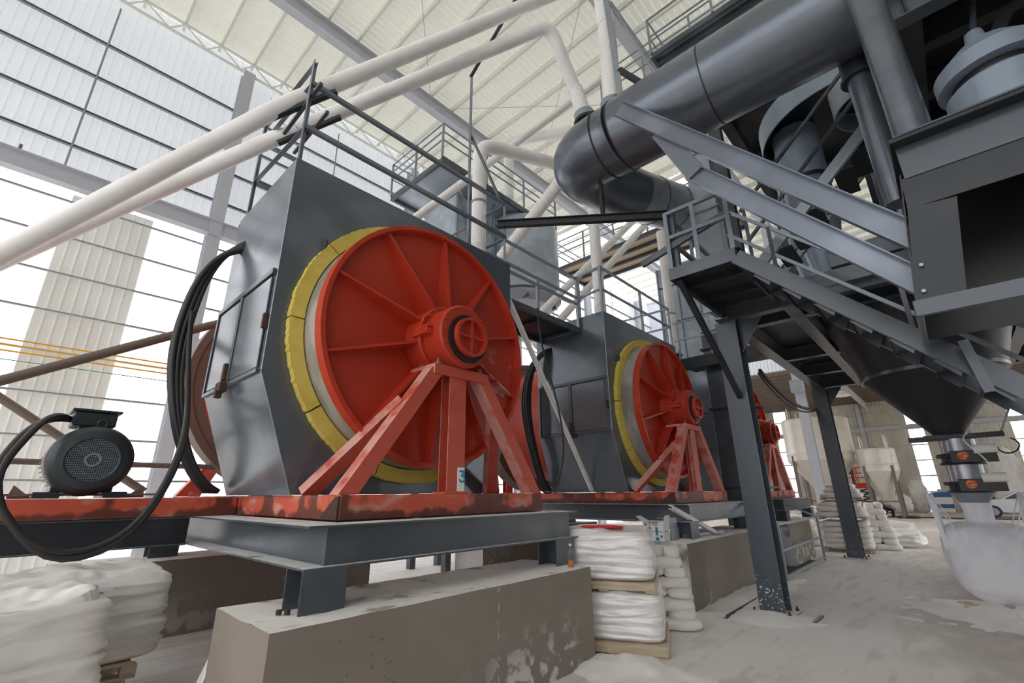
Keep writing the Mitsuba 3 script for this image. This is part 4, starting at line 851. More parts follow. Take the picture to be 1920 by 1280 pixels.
for x in (-5.6, -5.0, -4.4, -3.93): part(mc, 'rib', bx(x, x + 0.05, 12.86, 12.9, 5.0, 8.3), 'm_galv')
part(mc, 'base_frame', bx(-5.65, -3.85, 12.85, 14.65, 4.993, 5.06), 'm_slate')
ele = thing('bucket_elevator', 'dark grey bucket elevator casing with silver corner strips beside the second mill', 'elevator')
part(ele, 'casing', bx(-3.95, -3.2, 11.35, 11.95, 0.0, 5.4), 'm_slate')
for x in (-3.22, -3.0): part(ele, 'corner_strip', beam((x, 11.3, 0.0), (x, 11.3, 5.4), 0.07, 0.07, 'L', 0.01), 'm_galv')
for z in (1.6, 3.4, 4.9): part(ele, 'flange', bx(-4.0, -2.96, 11.27, 12.0, z, z + 0.05), 'm_dark')
bb2 = thing('cross_walkway', 'dark walkway edge crossing behind the second mill towards the column', 'walkway')
part(bb2, 'edge_beam', beam((-4.6, 11.0, 4.55), (-2.3, 11.0, 4.55), 0.1, 0.28, 'C', 0.012), 'm_dark')
part(bb2, 'deck', bx(-4.6, -2.3, 11.0, 12.4, 4.66, 4.68), 'm_dark')
for x in (-4.4, -3.6, -2.8): part(bb2, 'post', beam((x, 11.0, 4.68), (x, 11.0, 5.7), 0.045, 0.045), 'm_galv')
for z in (5.68, 5.2): part(bb2, 'rail', beam((-4.5, 11.0, z), (-2.4, 11.0, z), 0.035, 0.035), 'm_galv')
rc = thing('row_cable', 'thick grey cable bundle sagging between the aisle columns', 'cable')
part(rc, 'cable', tube(spline([(-2.3, 9.5, 3.75), (-2.32, 11.5, 3.45), (-2.3, 14.3, 3.6)], 16), 0.035, 8), 'm_rubber', True)
part(rc, 'cable', tube(spline([(-2.33, 9.5, 3.7), (-2.36, 11.5, 3.36), (-2.32, 14.3, 3.56)], 16), 0.022, 8), 'm_rubber', True)

# ================================================================== motor on its beam
mb = thing('motor_beam', 'dark I-beam with a red channel on top carrying the electric motor', 'beam')
part(mb, 'beam', beam((-6.02, -4.0, 1.22), (-6.02, 1.44, 1.22), 0.3, 0.27, 'I', 0.014), 'm_slate')
part(mb, 'web_plate', bx(-5.9, -5.885, -4.0, 1.44, 1.09, 1.35), 'm_dark')
part(mb, 'channel', bx(-6.2, -5.86, -4.0, 1.85, 1.36, 1.54), 'm_frame', label='red channel')
for y in (-2.8,): part(mb, 'pedestal', beam((-6.02, y, 0.0), (-6.02, y, 1.085), 0.28, 0.28, 'I', 0.014, up=(1, 0, 0)), 'm_slate')
MX, MY, MZ, MR = -5.86, 0.56, 1.885, 0.318
mo = thing('electric_motor', 'dark grey-green electric motor with a round mesh fan cover on the red beam', 'motor')
part(mo, 'body', lathe([(0, -1.0), (0.25, -1.0), (0.27, -0.95), (0.27, -0.25), (0, -0.25)], (MX, MY, MZ), (1, 0, 0), 40), 'm_motor', 30)
for k in range(40):
    a = 2 * PI * k / 40
    if -2.2 < (a - 2 * PI if a > PI else a) < -0.9: continue
    c_, s_ = math.cos(a), math.sin(a)
    part(mo, 'fin', beam((MX - 0.92, MY + 0.29 * c_, MZ + 0.29 * s_), (MX - 0.28, MY + 0.29 * c_, MZ + 0.29 * s_), 0.008, 0.055, 'rect', up=(0, c_, s_)), 'm_motor')
fc = part(mo, 'fan_cover', lathe([(0.185, -0.012), (0.2, 0.0), (0.25, -0.025), (0.265, -0.03), (0.3, -0.07), (0.318, -0.1), (0.32, -0.26), (0.3, -0.26), (0.28, -0.1), (0.185, -0.03)], (MX, MY, MZ), (1, 0, 0), 64), 'm_motor', 40)
part(fc, 'clamp_band', ring(0.31, 0.325, -0.3, -0.27, (MX, MY, MZ), (1, 0, 0), 48), 'm_beige', 30, label='pale band')
mesh_ = []
for k in range(-12, 13):
    o = k * 0.0155; L = math.sqrt(max(0.0, 0.192 ** 2 - o * o))
    if L < 0.02: continue
    mesh_ += [beam((MX - 0.012, MY + o, MZ - L), (MX - 0.012, MY + o, MZ + L), 0.0035, 0.0035), beam((MX - 0.01, MY - L, MZ + o), (MX - 0.01, MY + L, MZ + o), 0.0035, 0.0035)]
part(fc, 'grille', mesh_, 'm_galv', label='grey wire mesh', kind='stuff')
part(fc, 'hub_ring', ring(0.045, 0.062, -0.012, 0.002, (MX, MY, MZ), (1, 0, 0), 24), 'm_galv')
part(mo, 'fan', disc(0.19, -0.05, -0.03, (MX, MY, MZ), (1, 0, 0), 32), 'm_black')
tb = part(mo, 'terminal_box', bx(MX - 0.62, MX - 0.26, MY - 0.2, MY + 0.13, MZ + 0.33, MZ + 0.47, 0.012), 'm_motor')
part(tb, 'lid', bx(MX - 0.64, MX - 0.24, MY - 0.22, MY + 0.16, MZ + 0.47, MZ + 0.495, 0.008), 'm_motor')
part(tb, 'neck', bx(MX - 0.58, MX - 0.3, MY - 0.14, MY + 0.08, MZ + 0.25, MZ + 0.34), 'm_motor')
part(mo, 'eye_bolt', tube([(MX - 0.2, MY + 0.02 + 0.035 * math.cos(t), MZ + 0.355 + 0.035 * math.sin(t)) for t in np.linspace(0, 2 * PI, 17)], 0.013, 8, False), 'm_motor', True)
for y in (-0.24, 0.24):
    part(mo, 'foot', bx(MX - 0.75, MX - 0.12, MY + y - 0.09, MY + y + 0.09, 1.545, 1.6), 'm_motor')
    part(mo, 'foot', bx(MX - 0.7, MX - 0.2, MY + y * 0.75 - 0.04, MY + y * 0.75 + 0.04, 1.6, 1.72), 'm_motor')
    part(mo, 'adjusting_bracket', prism([(MY + y * 2.0, 1.545), (MY + y * 2.0 - math.copysign(0.16, y), 1.545), (MY + y * 1.9, 1.66)], 'x', MX - 0.2, MX - 0.18), 'm_brown')
part(mo, 'slide_rail', beam((MX - 0.16, MY - 0.55, 1.575), (MX - 0.16, MY + 0.62, 1.575), 0.02, 0.02), 'm_brown')
# cables
def cable(pts, r, label, group=None, n=48): return single('power_cable', tube(spline(pts, n), r, 10), 'm_rubber', label, 'cable', True, group)
for k, o in ((0, 0.0), (1, 0.055)):
    cable([(MX - 0.45, MY - 0.2, MZ + 0.4), (-6.0, 0.22 - o, 2.27 - o), (-5.55, 0.06 - o, 1.98 - o), (-5.35, 0.0 - o * .4, 1.68), (-5.3, 0.13 + o * .2, 1.38 - o * .2), (-5.28, 0.47, 1.14 + o * -.8), (-5.28, 0.78 + o * .3, 1.22 - o * .6), (-5.32, 1.0 + o * .3, 1.52), (-5.45, 1.13 + o * .3, 1.95), (-5.8, 1.2, 2.4), (-6.05, 1.16, 3.0), (-6.1, 1.1, 3.6)], 0.027,
          'black cable looping from the motor under the red beam, ' + ('inner' if k else 'outer') + ' of two')
part('power_cable', 'tape', tube(spline([(-6.03, 0.235, 2.29), (-5.98, 0.21, 2.26)], 4), 0.032, 10), 'm_wire', True, label='yellow tape') if False else None
rg = random.Random(5)
def bundle(dy, who):
    for k in range(9):
        a, b = (k % 3) * 0.05, (k // 3) * 0.055
        pts = [(-5.75 - b, 1.42, 4.5 - a * 0.7), (-5.95 - b, 1.26 - a, 4.3 - a), (-6.12 - b, 1.14 - a, 3.7), (-6.13 - b * 1.1, 1.12 - a, 3.1), (-6.1 - b, 1.18 - a * 0.8, 2.6), (-6.08 - b, 1.32 - a * 0.6, 2.1), (-6.1 - b, 1.55 - a * 0.6, 1.72), (-6.12 - b, 1.72 - a, 1.6)]
        pts = [(x, y + dy, z) for x, y, z in pts]
        single('black_cable', tube(spline(pts, 36), 0.027, 8), 'm_rubber', 'black cable in the thick bundle hanging at the back corner of the ' + who + ' mill housing', 'cable', True, 'cables hanging at the ' + who + ' mill')
bundle(0.0, 'nearest'); bundle(DY[1], 'second')
cable([(-4.05, 4.95, 4.2), (-4.0, 5.2, 3.0), (-3.75, 5.0, 1.9), (-3.7, 4.75, 1.6), (-3.62, 4.42, 1.58)], 0.014, 'thin black cable curling down to the right end of the nearest red base') 
single('brown_pipe', tube([(-7.2, -1.0, 2.25), (-7.0, 1.39, 3.7), (-7.0, 2.2, 4.18)], 0.055, 12), 'm_brown', 'brown steel tube slanting up behind the cable bundle at the left', 'pipe', 30)
single('brown_pipe', tube([(-8.5, -0.6, 3.0), (-8.2, 1.4, 1.62)], 0.05, 12), 'm_brown', 'dark tube sloping down to the motor from the left edge', 'pipe', 30)
single('brown_pipe', tube([(-7.8, -1.5, 1.95), (-7.8, 2.6, 1.95)], 0.035, 10), 'm_brown', 'level brown tube passing behind the electric motor', 'pipe', 30)
for k, z in enumerate((4.62, 4.5, 4.38, 4.2)):
    single('yellow_conductor' if k < 3 else 'green_wire', tube([(XL + 0.55, -3.5, z), (XL + 0.55, 2.75, z - 0.0)], 0.017 if k < 3 else 0.008, 8), 'm_wire' if k < 3 else 'm_teal',
           ('yellow conductor bar running along the left wall behind the motor', 'yellow conductor bar running along the left wall behind the motor', 'yellow conductor bar running along the left wall behind the motor', 'thin green wire below the yellow conductor bars on the left wall')[k], 'wire', 30, 'yellow conductor bars' if k < 3 else None)
single('insulator_bracket', [bx(XL + 0.5, XL + 0.6, 2.35, 2.75, 4.1, 4.75)], 'm_brown', 'bracket on the wall column holding the yellow conductor bars', 'bracket')
ob = thing('red_bracket', 'red steel bracket with an upright stub at the left edge beside the motor', 'bracket')
part(ob, 'plate', prism([(-1.0, 1.78), (-0.35, 2.02), (-0.3, 2.08), (-1.0, 2.08)], 'x', -7.1, -6.9), 'm_red')
part(ob, 'stub', beam((-7.0, -0.5, 2.0), (-7.0, -0.42, 2.34), 0.1, 0.12), 'm_red')

# ================================================================== bag stacks
rs = np.random.RandomState(4)
def pallet(label, c, w, d, z, deg, group=None, h=0.11, skirt=False):
    p_ = thing('pallet', label, 'pallet', group)
    M = trimesh.transformations.rotation_matrix(math.radians(deg), (0, 0, 1), (c[0], c[1], 0))
    def add(name, g): g.apply_transform(M); part(p_, name, g, 'm_wood')
    for k in range(5):
        y = c[1] - d / 2 + d * (k + 0.5) / 5
        add('board', bx(c[0] - w / 2, c[0] + w / 2, y - d * 0.075, y + d * 0.075, z + h - 0.02, z + h))
    for k in range(3):
        x = c[0] - w / 2 + 0.05 + (w - 0.1) * k / 2
        for y in (c[1] - d / 2 + 0.05, c[1], c[1] + d / 2 - 0.05): add('block', bx(x - 0.05, x + 0.05, y - 0.05, y + 0.05, z + 0.018, z + h - 0.02))
        add('runner', bx(x - 0.05, x + 0.05, c[1] - d / 2, c[1] + d / 2, z, z + 0.018))
    if skirt:
        for y in (c[1] - d / 2, c[1] + d / 2 - 0.02): add('side_board', bx(c[0] - w / 2, c[0] + w / 2, y - 0.012, y + 0.01, z + 0.02, z + h))
        for x in (c[0] - w / 2, c[0] + w / 2): add('side_board', bx(x - 0.01, x + 0.01, c[1] - d / 2, c[1] + d / 2, z + 0.02, z + h))
    return p_
def stack(label, c, w, d, z, layers, lh, deg, mat='m_wrap', nx=2, ny=2, amp=0.022, group=None, lean=0.0, sub=10, taper=0.0, p=3.2):
    s = thing('bag_stack', label, 'bag stack', group)
    M = trimesh.transformations.rotation_matrix(math.radians(deg), (0, 0, 1), (c[0], c[1], 0))
    for L in range(layers):
        f = 1 - taper * L / max(1, layers - 1)
        ax_, ay = (nx, ny) if L % 2 == 0 else (ny, nx)
        for i in range(ax_):
            for j in range(ay):
                bw, bd = w * f / ax_, d * f / ay
                x = c[0] - w * f / 2 + bw * (i + 0.5) + rs.uniform(-.012, .012) + lean * L
                y = c[1] - d * f / 2 + bd * (j + 0.5) + rs.uniform(-.012, .012)
                g = pillow((x, y, z + lh * (L + 0.5) + rs.uniform(-.006, .006)), (bw * 1.04, bd * 1.04, lh * (1.18 if p < 4 else 1.1)), rs.randint(999), amp, p, sub)
                g.apply_transform(M)
                part(s, 'bag', g, mat, True)
    return s
# the two shrink-wrapped stacks behind the foreground plinth
U = np.array([math.cos(math.radians(25)), math.sin(math.radians(25))]); W_ = np.array([-U[1], U[0]])
cc = np.array([-2.43, 4.82]) - U * 0.53 + W_ * 0.5
pallet('pallet under the lower shrink-wrapped bag stack beside the foreground plinth', cc, 1.06, 1.0, 0.0, 25, skirt=True)
def load(label, *a, mat='m_wrap', **k):
    t = thing('wrapped_load', label, 'bag stack')
    part(t, 'wrapped_bags', wrapped(*a, **k), mat, True)
    return t
load('lower of two shrink-wrapped bag stacks beside the right end of the foreground plinth', cc, 1.02, 0.96, 0.105, 0.57, 25, 0.078, 1, n=60, amp=0.022)
c2_ = cc - U * 0.06 + W_ * 0.02
pallet('thin pallet between the two shrink-wrapped stacks beside the foreground plinth', c2_, 1.06, 1.0, 0.565, 25, None, 0.09, True)
top = load('upper of two shrink-wrapped bag stacks beside the foreground plinth, torn red print on top', c2_, 1.06, 0.98, 0.65, 1.16, 25, 0.078, 2, p=8, n=60, amp=0.022)
g = pillow((c2_[0] + 0.05, c2_[1] - 0.15, 1.175), (0.5, 0.3, 0.03), 77, 0.012, 2.5, 10, 20)
part(top, 'torn_print', g, 'm_redmark', True, label='torn red printed film')
stack('narrow stack of slumped white sacks squeezed between the wrapped stacks and the middle plinth', (-2.98, 6.05), 0.7, 0.7, 0.0, 8, 0.11, 25, 'm_bag', 1, 2, 0.03, taper=0.45)
# the heaps in the left foreground
pallet('dark pallet showing under the rear white bag heap at the lower left', (-5.38, 0.42), 0.95, 1.25, 0.25, 0)
load('rear white bag heap at the lower left, on a pallet under the looped cables', (-5.38, 0.42), 0.95, 1.5, 0.35, 0.98, 2, 0.15, 3, ripple=0.02, amp=0.055, p=9, n=60, mat='m_bag')
stack('low white bags under the pallet of the rear heap at the lower left', (-5.38, 0.4), 0.85, 1.25, 0.0, 2, 0.12, 0, 'm_bag', 1, 2, 0.03)
load('front white bag heap at the lower left corner, overlapping the rear heap', (-4.6, -0.17), 0.85, 1.7, 0.1, 0.95, 4, 0.22, 4, ripple=0.02, amp=0.06, p=9, n=60, mat='m_bag')
pallet('pallet hidden under the front white bag heap at the lower left', (-4.6, -0.2), 0.75, 1.3, 0.0, 4)
single('film_bundle', pillow((-4.12, -0.1, 0.3), (0.5, 0.62, 0.55), 21, 0.05, 3, 14), 'm_wrap', 'lump of clear wrapping film at the very lower left corner', 'film', True)
lh_ = thing('sack_label', 'small printed white paper label stuck on the rear bag heap at the lower left', 'label')
def lab(g, m_, nm, dx):
    v = g.vertices; g.vertices = np.stack([-4.83 + dx + v[:, 2], 0.62 + v[:, 0], 0.872 + v[:, 1]], 1); g.fix_normals(); part(lh_, nm, g, m_)
lab(trimesh.creation.box((0.17, 0.06, 0.003), trimesh.transformations.translation_matrix((0.07, 0.012, 0))), 'm_carton', 'paper', 0.0)
lab(meshkit.text_mesh('Sibcoma', 0.018, 0.001), 'm_black', 'lettering', 0.002)
g = ring(0.011, 0.016, 0, 0.002, (0, 0, 0), (0, 0, 1), 20); g.apply_translation((-0.012, 0.01, 0)); lab(g, 'm_redmark', 'red_mark', 0.002)
# far stacks behind the second aisle column
far = 'white bag stacks behind the second column'
pallet('pallet at the bottom of the far bag stacks behind the second column', (-2.5, 16.05), 1.1, 1.1, 0.0, 4)
stack('bottom bag stack standing on the floor behind the second column', (-2.5, 16.05), 1.1, 1.15, 0.1, 5, 0.13, 4, 'm_bag', 2, 2, 0.03)
pallet('middle pallet between the far bag stacks behind the second column', (-2.5, 16.05), 1.05, 1.05, 0.8, 4, None, 0.07)
stack('middle bag stack behind the second column, bulging to the left', (-2.52, 16.05), 1.15, 1.15, 0.87, 3, 0.13, 4, 'm_bag', 2, 2, 0.035, taper=0.15)
pallet('top pallet between the far bag stacks, a wooden edge showing', (-2.45, 16.1), 0.95, 0.95, 1.3, 4, None, 0.05)
stack('topmost bag stack behind the second column, like a loaf', (-2.43, 16.1), 0.95, 0.95, 1.35, 3, 0.12, 4, 'm_bag', 2, 2, 0.03, taper=0.3)
stack('slumped sacks to the right of the far bag stacks, ragged down to the floor', (-1.9, 17.1), 0.8, 1.0, 0.0, 8, 0.15, 10, 'm_bag', 1, 2, 0.045, taper=0.5)
stack('grey-white heap of sacks behind the far stacks, to their left', (-3.9, 18.6), 1.4, 1.3, 0.0, 7, 0.15, 0, 'm_bag', 2, 2, 0.04, taper=0.5)
stack('low heap of sacks between the farthest plinth and the far stacks', (-3.75, 17.0), 0.8, 0.8, 0.0, 6, 0.14, 8, 'm_bag', 1, 2, 0.04, taper=0.3)
single('film_heap', pillow((-1.5, 18.2, 0.18), (1.0, 1.3, 0.56), 31, 0.09, 2.6, 16), 'm_wrap', 'crumpled grey film heap on the floor right of the far sacks', 'film', True)
single('paper_roll', cyl((-2.0, 18.9, 0.58), (-1.25, 18.5, 0.5), 0.13, 24), 'm_bag', 'white roll lying across the crumpled film heap', 'roll', 30)

# ================================================================== small things on and near the plinths
bo = thing('drink_bottle', 'clear plastic bottle with some orange drink on the plinth corner', 'bottle')
bo_at = (-3.06, 4.16, 0.838)
part(bo, 'shell', lathe([(0.0, 0.0), (0.033, 0.004), (0.034, 0.07), (0.03, 0.085), (0.034, 0.1), (0.033, 0.14), (0.014, 0.18), (0.013, 0.2), (0, 0.2)], bo_at, (0, 0, 1), 24), 'm_bottle', 30)
part(bo, 'drink', lathe([(0, 0.003), (0.031, 0.005), (0.031, 0.06), (0, 0.06)], bo_at, (0, 0, 1), 24), 'm_amber', 30, label='orange drink')
part(bo, 'cap', cyl(V(*bo_at) + V(0, 0, 0.195), V(*bo_at) + V(0, 0, 0.215), 0.015, 14), 'm_carton', 30)
ca = thing('carton', 'open white carton with teal bars and red lettering on the middle plinth', 'carton')
k0, k1, l0, l1, zc = -3.66, -3.33, 6.86, 7.06, 0.856
part(ca, 'box', [bx(k0, k1, l0, l0 + 0.006, zc, zc + 0.27), bx(k0, k1, l1 - 0.006, l1, zc, zc + 0.27), bx(k0, k0 + 0.006, l0, l1, zc, zc + 0.27), bx(k1 - 0.006, k1, l0, l1, zc, zc + 0.27), bx(k0, k1, l0, l1, zc, zc + 0.006)], 'm_carton')
for q in (quad((k0, l0, zc + 0.27), (k1 - 0.02, l0, zc + 0.27), (k1 - 0.06, l0 - 0.1, zc + 0.285), (k0 - 0.02, l0 - 0.1, zc + 0.285), 0.004),
          quad((k0, l0, zc + 0.27), (k0, l1, zc + 0.27), (k0 - 0.12, l1 - 0.02, zc + 0.34), (k0 - 0.12, l0 + 0.02, zc + 0.34), 0.004),
          quad((k1, l0, zc + 0.27), (k1, l1, zc + 0.27), (k1 + 0.02, l1, zc + 0.36), (k1 + 0.02, l0 + 0.04, zc + 0.36), 0.004)): part(ca, 'flap', q, 'm_carton')
def on_front(text, h, x, z, mat, name, y=l0):
    g = meshkit.text_mesh(text, h, 0.001, True); v = g.vertices
    g.vertices = np.stack([x + v[:, 0], y - 0.0012 + 0 * v[:, 2] - v[:, 2], z + v[:, 1]], 1); g.fix_normals()
    part(ca, name, g, mat)
on_front('A-566', 0.034, k0 + 0.1, zc + 0.215, 'm_redmark', 'lettering')
on_front('A', 0.034, k0 + 0.2, zc + 0.075, 'm_redmark', 'lettering')
for x0, x1, z0, z1, m_ in ((0.09, 0.13, 0.135, 0.195, 'm_teal'), (0.2, 0.24, 0.09, 0.195, 'm_teal'), (0.19, 0.25, 0.01, 0.055, 'm_teal'), (0.08, 0.25, 0.255, 0.266, 'm_teal')):
    part(ca, 'printed_bar', bx(k0 + x0, k0 + x1, l0 - 0.0015, l0, zc + z0, zc + z1, 0.0003), m_)
for x_, z_ in ((0.05, 0.225), (0.29, 0.07)): part(ca, 'printed_seal', disc(0.017, 0.0, 0.0015, (k0 + x_, l0, zc + z_), (0, -1, 0), 18, 0.0003), 'm_motor')
part(ca, 'strap', bx(k0 - 0.002, k1 + 0.002, l0 - 0.0025, l1 + 0.002, zc + 0.13, zc + 0.135, 0.0004), 'm_black')
so = 'short offcuts of steel section on the middle plinth'
single('steel_offcut', beam((-3.42, 7.12, 0.94), (-3.42, 7.4, 0.94), 0.16, 0.18, 'C', 0.012), 'm_galv', 'short channel offcut standing on the plinth right behind the carton', 'offcut')
single('steel_offcut', beam((-3.45, 7.1, 1.1), (-3.45, 7.38, 1.1), 0.2, 0.14, 'C', 0.012), 'm_galv', 'dusty channel offcut lying on top of the other offcut behind the carton', 'offcut')
single('channel_rail', beam((-3.3, 7.1, 1.33), (-3.22, 8.5, 0.9), 0.07, 0.06, 'C', 0.008), 'm_bag', 'long white-dusted channel leaning on the offcuts across the middle plinth', 'channel')
single('square_tube', beam((-3.35, 7.6, 0.885), (-3.2, 8.85, 0.885), 0.05, 0.05), 'm_galv', 'square steel tube lying along the edge of the middle plinth', 'tube')
for i, (x, y) in enumerate(((-3.33, 1.4), (-3.3, 1.44))): single('steel_nut', cyl((x, y, 0.836), (x, y, 0.862), 0.02, 6), 'm_rust', ('left' if i == 0 else 'right') + ' of two steel nuts on the foreground plinth near its corner', 'nut')
single('floor_angle', beam((-2.57, 6.75, 0.022), (-2.6, 8.45, 0.022), 0.05, 0.045, 'L', 0.006), 'm_dark', 'dark angle iron lying on the floor left of the nearest column', 'angle iron')
single('floor_angle', beam((-1.66, 7.2, 0.012), (-1.66, 7.65, 0.012), 0.04, 0.02), 'm_dark', 'short dark bar on the floor right of the nearest column base', 'bar')
ba = thing('pipe_barrier', 'low grey pipe barrier around the pit in front of the farthest plinth', 'barrier')
for y in (10.2, 13.6): part(ba, 'post', beam((-2.66, y, 0.0), (-2.66, y, 0.97), 0.045, 0.045), 'm_galv')
for z in (0.95, 0.5, 0.06): part(ba, 'rail', beam((-2.66, 10.2, z), (-2.66, 13.6, z), 0.04, 0.04), 'm_galv')
part(ba, 'rail', beam((-2.66, 13.6, 0.95), (-3.4, 13.6, 1.3), 0.04, 0.04), 'm_galv')
part(ba, 'rail', beam((-2.66, 10.2, 0.95), (-3.3, 10.2, 1.35), 0.04, 0.04), 'm_galv')
single('pit_opening', bx(-3.3, -2.72, 10.95, 13.4, 0.001, 0.006, 0.001), 'm_black', 'flat black sheet standing for the shaded pit inside the pipe barrier', 'pit')  # black sheet on the floor paints the shade inside the pit
single('powder_drift', drift(-2.6, 4.3, 1.5, 1.1, 0.09, 3), 'm_bag', 'drift of white powder on the floor at the right end of the foreground plinth', 'powder', True)
single('powder_drift', drift(-2.75, 8.6, 1.0, 4.2, 0.05, 9), 'm_bag', 'long drift of white powder along the foot of the middle plinth', 'powder', True)
single('powder_drift', drift(-2.15, 7.2, 1.3, 1.3, 0.045, 12), 'm_bag', 'thin white powder banked round the base of the nearest column', 'powder', True)
single('film_scrap', quad((-3.9, 1.25, 0.62), (-3.86, 1.1, 0.0), (-4.35, 1.2, 0.0), (-3.95, 1.28, 0.3), 0.01), 'm_wrap', 'white film scrap leaning on the left end of the foreground plinth', 'film')

# ================================================================== far end of the hall
def silo(x, y, r, z0, z1, zc, label, mat='m_silo'):
    s = thing('silo', label, 'silo')
    part(s, 'shell', lathe([(0, z0), (r, z0), (r, z1), (r * 0.95, z1 + 0.08), (0, z1 + 0.18)], (x, y, 0), (0, 0, 1), 48), mat, 30)
    part(s, 'cone', lathe([(0, zc), (0.16, zc), (r, z0), (0, z0)], (x, y, 0), (0, 0, 1), 48), mat, 30)
    part(s, 'hoop', ring(r - 0.01, r + 0.04, z0 + 0.35, z0 + 0.42, (x, y, 0), (0, 0, 1), 48), 'm_girt', 30)
    for k in range(4):
        a = PI / 4 + k * PI / 2
        px, py = x + r * 0.98 * math.cos(a), y + r * 0.98 * math.sin(a)
        part(s, 'leg', beam((px, py, 0), (px, py, z0 + 0.3), 0.16, 0.16), 'm_brown')
    for k in range(4):
        a, b = PI / 4 + k * PI / 2, PI / 4 + (k + 1) * PI / 2
        part(s, 'tie', beam((x + r * math.cos(a), y + r * math.sin(a), 0.9), (x + r * math.cos(b), y + r * math.sin(b), 0.9), 0.05, 0.05), 'm_brown')
        part(s, 'top_rail_post', beam((x + r * 0.9 * math.cos(a), y + r * 0.9 * math.sin(a), z1), (x + r * 0.9 * math.cos(a), y + r * 0.9 * math.sin(a), z1 + 0.8), 0.06, 0.06), 'm_white')
    return s
silo(-6.2, 36.5, 1.9, 3.4, 6.0, 0.9, 'large cream silo with a conical bottom seen left of the second column')
silo(-3.25, 36.0, 0.95, 2.6, 3.85, 0.7, 'smaller cream silo with a pointed cone and brown legs, right of the second column')
fc_ = thing('steel_column', 'light grey building column seen between the two aisle columns', 'column')
part(fc_, 'shaft', beam((-3.98, 22, 0), (-3.98, 22, 14.4), 0.34, 0.34, 'I', 0.02, up=(0, 1, 0)), 'm_col')
part(fc_, 'crane_bracket', bx(-4.2, -3.75, 21.5, 21.84, 5.4, 5.9), 'm_grey')
lf = thing('scissor_lift', 'orange-red scissor lift with a railed basket behind the far bag stacks', 'lift')
lx, ly = -4.95, 40.0
part(lf, 'chassis', bx(lx - 0.6, lx + 0.75, ly - 0.4, ly + 0.4, 0.25, 0.75, 0.03), 'm_red')
for sx in (-0.45, 0.6):
    for sy in (-0.42, 0.36): part(lf, 'wheel', cyl((lx + sx, ly + sy, 0.2), (lx + sx, ly + sy + 0.08, 0.2), 0.2, 20), 'm_rubber', 30)
for k in range(3):
    z = 0.75 + 0.3 * k
    for s in (-1, 1): part(lf, 'scissor_arm', beam((lx - 0.55 * s, ly + 0.3 * s, z), (lx + 0.55 * s, ly + 0.3 * s, z + 0.3), 0.05, 0.08), 'm_dark')
part(lf, 'basket_floor', bx(lx - 0.75, lx + 0.75, ly - 0.4, ly + 0.4, 1.66, 2.0, 0.02), 'm_orange')
for sx in (-0.72, 0.0, 0.72):
    for sy in (-0.38, 0.38): part(lf, 'post', beam((lx + sx, ly + sy, 2.0), (lx + sx, ly + sy, 3.0), 0.05, 0.05), 'm_orange')
for z in (2.35, 2.65, 3.0):
    for sy in (-0.38, 0.38): part(lf, 'rail', beam((lx - 0.75, ly + sy, z), (lx + 0.75, ly + sy, z), 0.045, 0.045), 'm_orange')
    for sx in (-0.72, 0.72): part(lf, 'rail', beam((lx + sx, ly - 0.38, z), (lx + sx, ly + 0.38, z), 0.045, 0.045), 'm_orange')
part(lf, 'control_box', bx(lx - 0.5, lx - 0.2, ly - 0.46, ly - 0.4, 2.6, 2.95), 'm_black')
# person crouching at the far end
def body(joints, bones, edge=0.03):
    hulls = []
    for a, b in bones:
        ms = [m3.Manifold.sphere(joints[k][1], 24).translate(list(map(float, joints[k][0]))) for k in (a, b)]
        hulls.append(m3.Manifold.batch_hull(ms))
    m = m3.Manifold.batch_boolean(hulls, m3.OpType.Add).refine_to_length(edge).to_mesh()
    g = trimesh.Trimesh(m.vert_properties[:, :3], m.tri_verts)
    trimesh.smoothing.filter_taubin(g, iterations=12)
    return g
px_, py_ = -3.45, 36.2
def J(x, z, y, r): return (V(px_ + x, py_ + y, z), r)
jo = {'hip': J(-0.32, 0.52, 0, .15), 'waist': J(-0.24, 0.66, 0, .15), 'chest': J(0.02, 0.84, 0, .17), 'neck': J(0.2, 0.9, 0, .065), 'head': J(0.31, 0.88, 0, .1), 'crown': J(0.34, 0.93, 0, .095),
      'shL': J(0.1, 0.86, -.19, .075), 'elL': J(0.22, 0.6, -.2, .05), 'haL': J(0.42, 0.44, -.1, .04), 'shR': J(0.1, 0.86, .19, .075), 'elR': J(0.24, 0.6, .2, .05), 'haR': J(0.44, 0.42, .08, .04),
      'thL': J(-0.3, 0.48, -.1, .11), 'knL': J(0.1, 0.52, -.16, .075), 'anL': J(-0.12, 0.1, -.14, .05), 'toL': J(0.08, 0.05, -.15, .045), 'thR': J(-0.3, 0.48, .1, .11), 'knR': J(0.3, 0.46, .14, .075), 'anR': J(0.28, 0.1, .14, .05), 'toR': J(0.48, 0.05, .15, .045)}
pe = thing('person', 'person crouching over the floor at the far end, grey jacket and dark trousers', 'person')
part(pe, 'body', body(jo, [('neck', 'head'), ('head', 'crown'), ('chest', 'neck'), ('elL', 'haL'), ('elR', 'haR'), ('hip', 'chest'), ('chest', 'shL'), ('chest', 'shR'), ('shL', 'elL'), ('shR', 'elR'),
    ('hip', 'thL'), ('thL', 'knL'), ('knL', 'anL'), ('anL', 'toL'), ('hip', 'thR'), ('thR', 'knR'), ('knR', 'anR'), ('anR', 'toR')]), 'm_skin', True)
big = {k: (p, r + 0.02) for k, (p, r) in jo.items()}
part(pe, 'jacket', body(big, [('hip', 'waist'), ('waist', 'chest'), ('chest', 'shL'), ('chest', 'shR'), ('shL', 'elL'), ('shR', 'elR')]), 'm_jacket', True, label='grey jacket')
